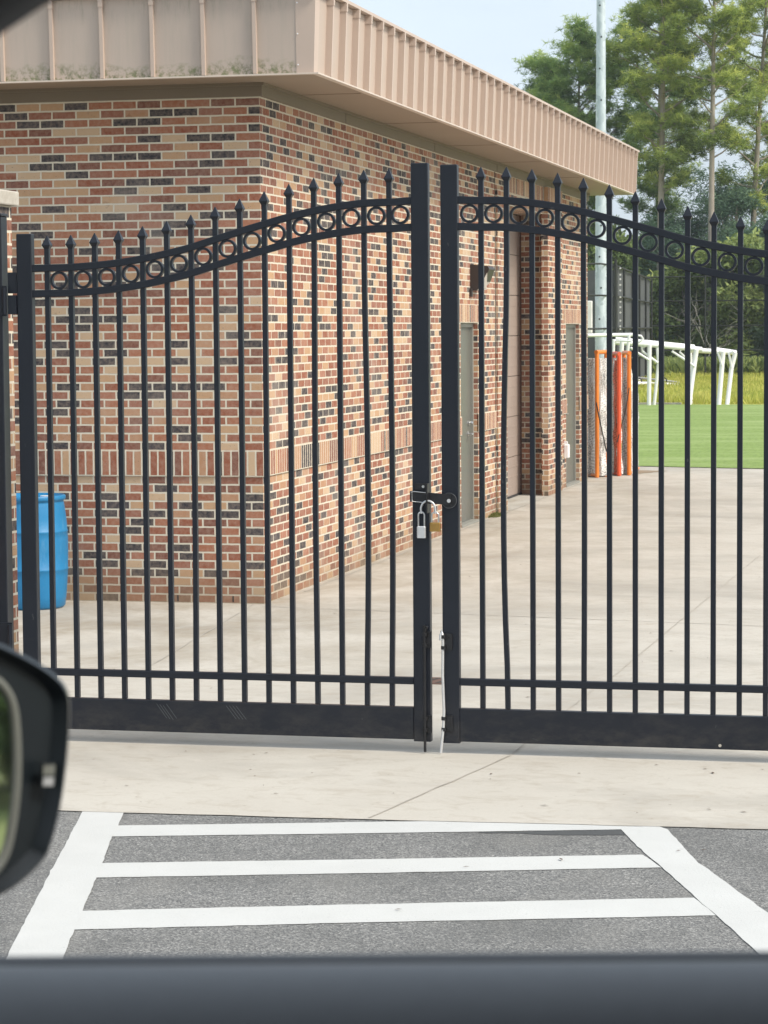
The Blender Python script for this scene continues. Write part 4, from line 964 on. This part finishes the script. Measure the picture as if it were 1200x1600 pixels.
# heavy shackle through the latch and two padlocks
sh = [(-2.762, G0-.034, 1.232)]+[(-2.727+.037*cos(a), G0-.034, 1.255+.042*sin(a)) for a in [pi-pi*i/14 for i in range(15)]]+[(-2.688, G0-.034, 1.232)]
sk = MB().tube(sh, .0055, 10)
tag(sk.build('steel_shackle', M['silver']), 'large bare steel shackle looped through the gate latch', 'shackle')
def padlock(cx, ztop, w, h, sw, sh_, mat, label):
    e_ = empty('padlock', (cx, G0-.034, ztop-h), label, 'padlock')
    bd = MB().box(cx-w/2, cx+w/2, G0-.046, G0-.022, ztop-h, ztop, ch=.004)
    if mat is M['silver']:
        for i in range(1, 7): bd.box(cx-w/2-.0006, cx+w/2+.0006, G0-.0466, G0-.0214, ztop-h*i/7-.0012, ztop-h*i/7)
    adopt(bd.build('body', mat), e_)
    pts = [(cx-sw/2, G0-.034, ztop-.004), (cx-sw/2, G0-.034, ztop+sh_-sw/2)]+[(cx+sw/2*cos(a), G0-.034, ztop+sh_-sw/2+sw/2*sin(a)) for a in [pi-pi*i/10 for i in range(1, 10)]]+[(cx+sw/2, G0-.034, ztop+sh_-sw/2), (cx+sw/2, G0-.034, ztop-.004)]
    adopt(MB().tube(pts, .0042, 10).build('shackle', M['chrome']), e_)
    adopt(MB().tube([(cx, G0-.034, ztop-h-.0008), (cx, G0-.034, ztop-h+.002)], .006, 10).build('keyway', M['rope']), e_)
padlock(-2.762, 1.168, .043, .060, .031, .072, M['silver'], 'silver laminated padlock hanging lowest in front of the left stile')
padlock(-2.690, 1.188, .054, .046, .036, .052, M['brass'], 'brass padlock hanging in the gap between the gate leaves')
# drop bolts
def bracket(cx, cz, g, w=.035, h=.07):
    b_ = MB().box(cx-.004, cx+w, G0-.010, G0-.001, cz-h/2, cz+h/2)
    for zz in (cz-h*.33, cz+h*.33): b_.tube([(cx+.002, G0-.02, zz-.009), (cx+.002, G0-.02, zz+.009)], .0125, 10)
    b_.tube([(cx+.022, G0-.01, cz+h*.25), (cx+.022, G0-.016, cz+h*.25)], .006, 8).tube([(cx+.022, G0-.01, cz-h*.25), (cx+.022, G0-.016, cz-h*.25)], .006, 8)
    return adopt(b_.build('bolt_bracket', M['black_iron']), g)
rod = adopt(MB().tube([(-2.752, G0-.022, .008), (-2.752, G0-.022, .66)], .0072, 10).tube([(-2.752, G0-.022, .62), (-2.735, G0-.034, .655)], .006, 8).build('drop_bolt', M['black_iron']), gl)
bracket(-2.752, .585, gl, .034, .085); bracket(-2.752, .150, gl, .034, .09)
adopt(MB().tube([(-2.668, G0-.030, .006), (-2.655, G0-.024, .14), (-2.652, G0-.022, .22), (-2.658, G0-.022, .40), (-2.656, G0-.022, .60), (-2.664, G0-.026, .635), (-2.668, G0-.026, .61), (-2.668, G0-.026, .585)], .0072, 10).build('drop_bolt', M['silver']), gr)
bracket(-2.656, .575, gr, .046, .085); bracket(-2.656, .155, gr, .046, .085)

# ------------------------------------------------------------------ the car the photo is taken from
rc = Vector((cos(YAW), sin(YAW), 0)); fc = Vector((-sin(YAW), cos(YAW), 0))
def cp(a, d_, z): return rc*a+fc*d_+Vector((0, 0, z))
car = empty('parked_car', cp(0, 1.0, 0), 'dark car door, window frame and wing mirror closest to the viewer', 'car')
def sweep(prof, a0, a1, mat, name, par=car, smooth=True, n=1):
    vs = []; L = len(prof)
    for i in range(n+1):
        a = a0+(a1-a0)*i/n
        for (d_, z) in prof: vs.append(cp(a, d_, z))
    mb = MB(); mb.add(vs, [(i*L+j, i*L+(j+1) % L, (i+1)*L+(j+1) % L, (i+1)*L+j) for i in range(n) for j in range(L)], 0, smooth)
    mb.add(vs[:L], [tuple(range(L))]); mb.add(vs[-L:], [tuple(range(L-1, -1, -1))])
    o = adopt(mb.build(name, mat), par); recalc(o); return o
def arcp(cx, cz, r, a0, a1, n=8): return [(cx+r*cos(R(a0+(a1-a0)*i/n)), cz+r*sin(R(a0+(a1-a0)*i/n))) for i in range(n+1)]
# outer belt moulding
sweep([(1.06, 1.86)]+arcp(1.050, 1.8935, .008, 0, 180, 6)+[(1.040, 1.86)], -.75, .75, M['sealtop'], 'belt_moulding')
sweep([(1.040, 1.86), (1.0395, 1.898), (1.025, 1.8925), (1.022, 1.86)], -.75, .75, M['seal'], 'glass_seal')
# inner door trim : almost flat ledge rolling down towards the cabin
h0 = 2.16-.2480
prof = [(1.012, 1.60), (1.010, h0-.014), (1.002, h0-.004), (.994, h0-.0005)]+[(.985-.060*sin(R(a_)), h0-.060*(1-cos(R(a_)))) for a_ in range(0, 91, 9)]+[(.915, 1.80), (.90, 1.70), (.89, 1.60)]
o = sweep(prof, -.75, .75, M['trim'], 'door_trim')
sweep([(1.07, 1.0), (1.085, 1.3), (1.082, 1.6), (1.065, 1.84), (1.061, 1.855), (1.0, 1.855), (.95, 1.58), (.94, 1.0)], -.75, .75, M['carpaint'], 'door')
# window frame: raked front pillar and roof rail
fr = []
pil = [(-.62, 1.90), (-.40, 2.09), (-.205, 2.236), (-.150, 2.2795), (-.133, 2.2905), (-.10, 2.309), (-.03, 2.338), (.08, 2.372), (.25, 2.395), (.75, 2.405)]
L = []; 
for i, (a, z) in enumerate(pil):
    p = pil[max(0, i-1)]; q_ = pil[min(len(pil)-1, i+1)]; t = Vector((q_[0]-p[0], q_[1]-p[1])).normalized(); nn = Vector((-t.y, t.x))
    ring = [(0, 1.03), (.006, 1.055), (.06, 1.075), (.12, 1.06), (.12, .98), (.06, .96), (.01, .985)]
    for (o_, d_) in ring: L.append(cp(a+nn.x*o_, d_-.0, z+nn.y*o_))
mb = MB(); k = 7
mb.add(L, [(i*k+j, i*k+(j+1) % k, (i+1)*k+(j+1) % k, (i+1)*k+j) for i in range(len(pil)-1) for j in range(k)], 0, True)
o = adopt(mb.build('window_frame', M['seal']), car); recalc(o)

# cabin: headliner, far door and floor, so that the ledge is lit through the window as in the car
def cbox(name, a0, a1, d0, d1, z0, z1, mat):
    vs = [cp(a, d_, z) for z in (z0, z1) for a, d_ in ((a0, d0), (a1, d0), (a1, d1), (a0, d1))]
    mb = MB(); mb.add(vs, [(0, 3, 2, 1), (4, 5, 6, 7), (0, 1, 5, 4), (1, 2, 6, 5), (2, 3, 7, 6), (3, 0, 4, 7)]); return adopt(mb.build(name, mat), car)
bevel(cbox('roof', -.35, .95, -.70, 1.03, 2.43, 2.50, M['seal']), .02)
cbox('cabin_side', -.95, .95, -.74, -.70, 1.0, 2.43, M['seal'])
cbox('floor', -.95, .95, -.74, .94, .93, .99, M['seal'])
cbox('rear_panel', .90, .95, -.70, .88, .99, 2.43, M['seal'])
# wing mirror: outline in photo-proportional units, on a plane turned towards the driver
MD = 1.42; MA = R(46.5)
mU = (rc*cos(MA)+fc*sin(MA)); mV = Vector((0, 0, 1)); mN = (rc*sin(MA)-fc*cos(MA))   # faces viewer
def mpt(px, py, depth=0.0):        # point on the mirror face plane
    dv = fw*4000+rt*(px-600)-up*(py-800)
    o_ = Vector((0, 0, CAM_H)); c0_ = cp(-.19, MD, 0); t = (c0_-o_).dot(mN)/dv.dot(mN)
    return o_+dv*t-mN*depth
def smooth_loop(pts, n=4):
    out = []; N = len(pts)
    for i in range(N):
        p0_, p1_, p2_, p3_ = [Vector(pts[(i+j-1) % N]) for j in range(4)]
        for k in range(n):
            t = k/n; out.append(.5*((2*p1_)+(p2_-p0_)*t+(2*p0_-5*p1_+4*p2_-p3_)*t*t+(3*p1_-p0_-3*p2_+p3_)*t**3))
    return out
outl = [(-330, 985), (-200, 972), (-80, 975), (0, 1001), (50, 1025), (90, 1051), (110, 1075), (115, 1108), (111, 1180), (100, 1262), (84, 1324), (70, 1350), (34, 1384), (0, 1404), (-60, 1424), (-200, 1438), (-330, 1420), (-372, 1300), (-380, 1150), (-365, 1030)]
glas = [(-310, 1055), (-200, 1040), (-80, 1044), (-14, 1058), (10, 1078), (21, 1108), (23, 1160), (19, 1225), (9, 1285), (-4, 1330), (-28, 1362), (-80, 1384), (-200, 1388), (-310, 1365), (-340, 1280), (-345, 1150), (-335, 1080)]
O1 = [(p.x, p.y) for p in smooth_loop([(a, b, 0) for a, b in outl])]
G1 = [(p.x, p.y) for p in smooth_loop([(a, b, 0) for a, b in glas])]
def ringpts(pl, sc, depth, cx=-135, cy=1195): return [mpt(cx+(a-cx)*sc, cy+(b-cy)*sc, depth) for a, b in pl]
mir = MB(); n1 = len(O1)
layers = [ringpts(O1, .90, .006), ringpts(O1, .955, -.002), ringpts(O1, .985, .001), ringpts(O1, 1.0, .010), ringpts(O1, 1.0, .03), ringpts(O1, .95, .07), ringpts(O1, .80, .105), ringpts(O1, .5, .125)]
vs = sum(layers, [])
for l in range(len(layers)-1):
    mir.add(vs[l*n1:(l+2)*n1], [(i, (i+1) % n1, n1+(i+1) % n1, n1+i) for i in range(n1)], 1 if l == 2 else 0, True)  # lighter rim band paints a highlight along the housing edge
mir.add(layers[-1], [tuple(range(n1))])
# bezel between housing lip and glass
inner = ringpts(O1, .90, .006)
mo = adopt(mir.build('wing_mirror', [M['mirror_shell'], M['edge']]), car); recalc(mo)
bz = MB(); bo = ringpts(O1, .91, .005); n2 = len(G1); 
# bezel sheet: resample outline to glass count
def resamp(L_, n):
    N = len(L_); out = []
    for i in range(n):
        t = i*N/n; j = int(t); f = t-j; out.append(L_[j % N].lerp(L_[(j+1) % N], f))
    return out
def sort_ang(L_):
    c = sum(L_, Vector())/len(L_)
    return sorted(L_, key=lambda p: math.atan2((p-c).dot(mV), (p-c).dot(mU)))
def by_angle(L_, n, c):
    out = []; N = len(L_)
    A_ = [math.atan2((p-c).dot(mV), (p-c).dot(mU)*.75) for p in L_]
    for i in range(n):
        th = -pi+2*pi*i/n; best = min(range(N), key=lambda j: abs((A_[j]-th+pi) % (2*pi)-pi)); out.append(L_[best])
    return out
cM = mpt(-135, 1195, 0)
bz.add(ringpts(O1, .91, .0055), [tuple(range(n1))])
adopt(recalc(bz.build('bezel', M['mirror_shell'])), mo)
gg = MB(); gp_ = ringpts(G1, 1.0, -.002); 
# tilt the pane about 5 degrees upward for the driver
cc = sum(gp_, Vector())/len(gp_); TL = R(5.2)
gp_ = [p-mN*((p-cc).dot(mV)*math.tan(TL)) for p in gp_]
gg.add(gp_, [tuple(range(len(gp_)))])
go = adopt(gg.build('mirror_glass', M['mirror']), mo)
adopt(MB().tube(gp_, .0028, 6, closed=True).build('glass_edge', M['edge']), mo)
ip = [mpt(63, 1193, -.0005), mpt(83, 1191, -.0005), mpt(80, 1229, -.0005), mpt(60, 1229, -.0005)]
iq = [p+mN*.0022 for p in ip]
adopt(MB().add(ip+iq, [(4, 5, 6, 7), (0, 1, 5, 4), (1, 2, 6, 5), (2, 3, 7, 6), (3, 0, 4, 7)]).build('indicator', M['mirror_shell']), mo)
jp = [mpt(63, 1214, -.0029), mpt(79, 1213, -.0029), mpt(78, 1227, -.0029), mpt(62, 1227, -.0029)]
adopt(MB().add(jp, [(0, 1, 2, 3)]).build('indicator_lens', M['silver']), mo)
kp_ = [mpt(63, 1195, -.0029), mpt(81, 1194, -.0029), mpt(80, 1210, -.0029), mpt(62, 1210, -.0029)]
adopt(MB().add(kp_, [(0, 1, 2, 3)]).build('indicator_lens', M['edge']), mo)
a_ = mpt(-300, 1300, .06)
adopt(MB().tube([a_, cp(-.42, 1.2, 1.90), cp(-.45, 1.06, 1.88)], [.03, .035, .04], 12).build('mirror_arm', M['mirror_shell']), mo)

# ------------------------------------------------------------------ thin summer haze
hz = bpy.data.materials.new('haze'); hz.use_nodes = True; ht = hz.node_tree; ht.nodes.clear()
pv = ht.nodes.new('ShaderNodeVolumePrincipled'); pv.inputs['Density'].default_value = .00035; pv.inputs['Color'].default_value = (.86, .92, 1, 1); pv.inputs['Anisotropy'].default_value = .15
ho_ = ht.nodes.new('ShaderNodeOutputMaterial'); ht.links.new(pv.outputs[0], ho_.inputs['Volume'])
tag(MB().box(-405, 405, -405, 405, -1.2, 30).build('haze', hz), 'thin pale summer haze in the air', 'haze', kind='stuff')
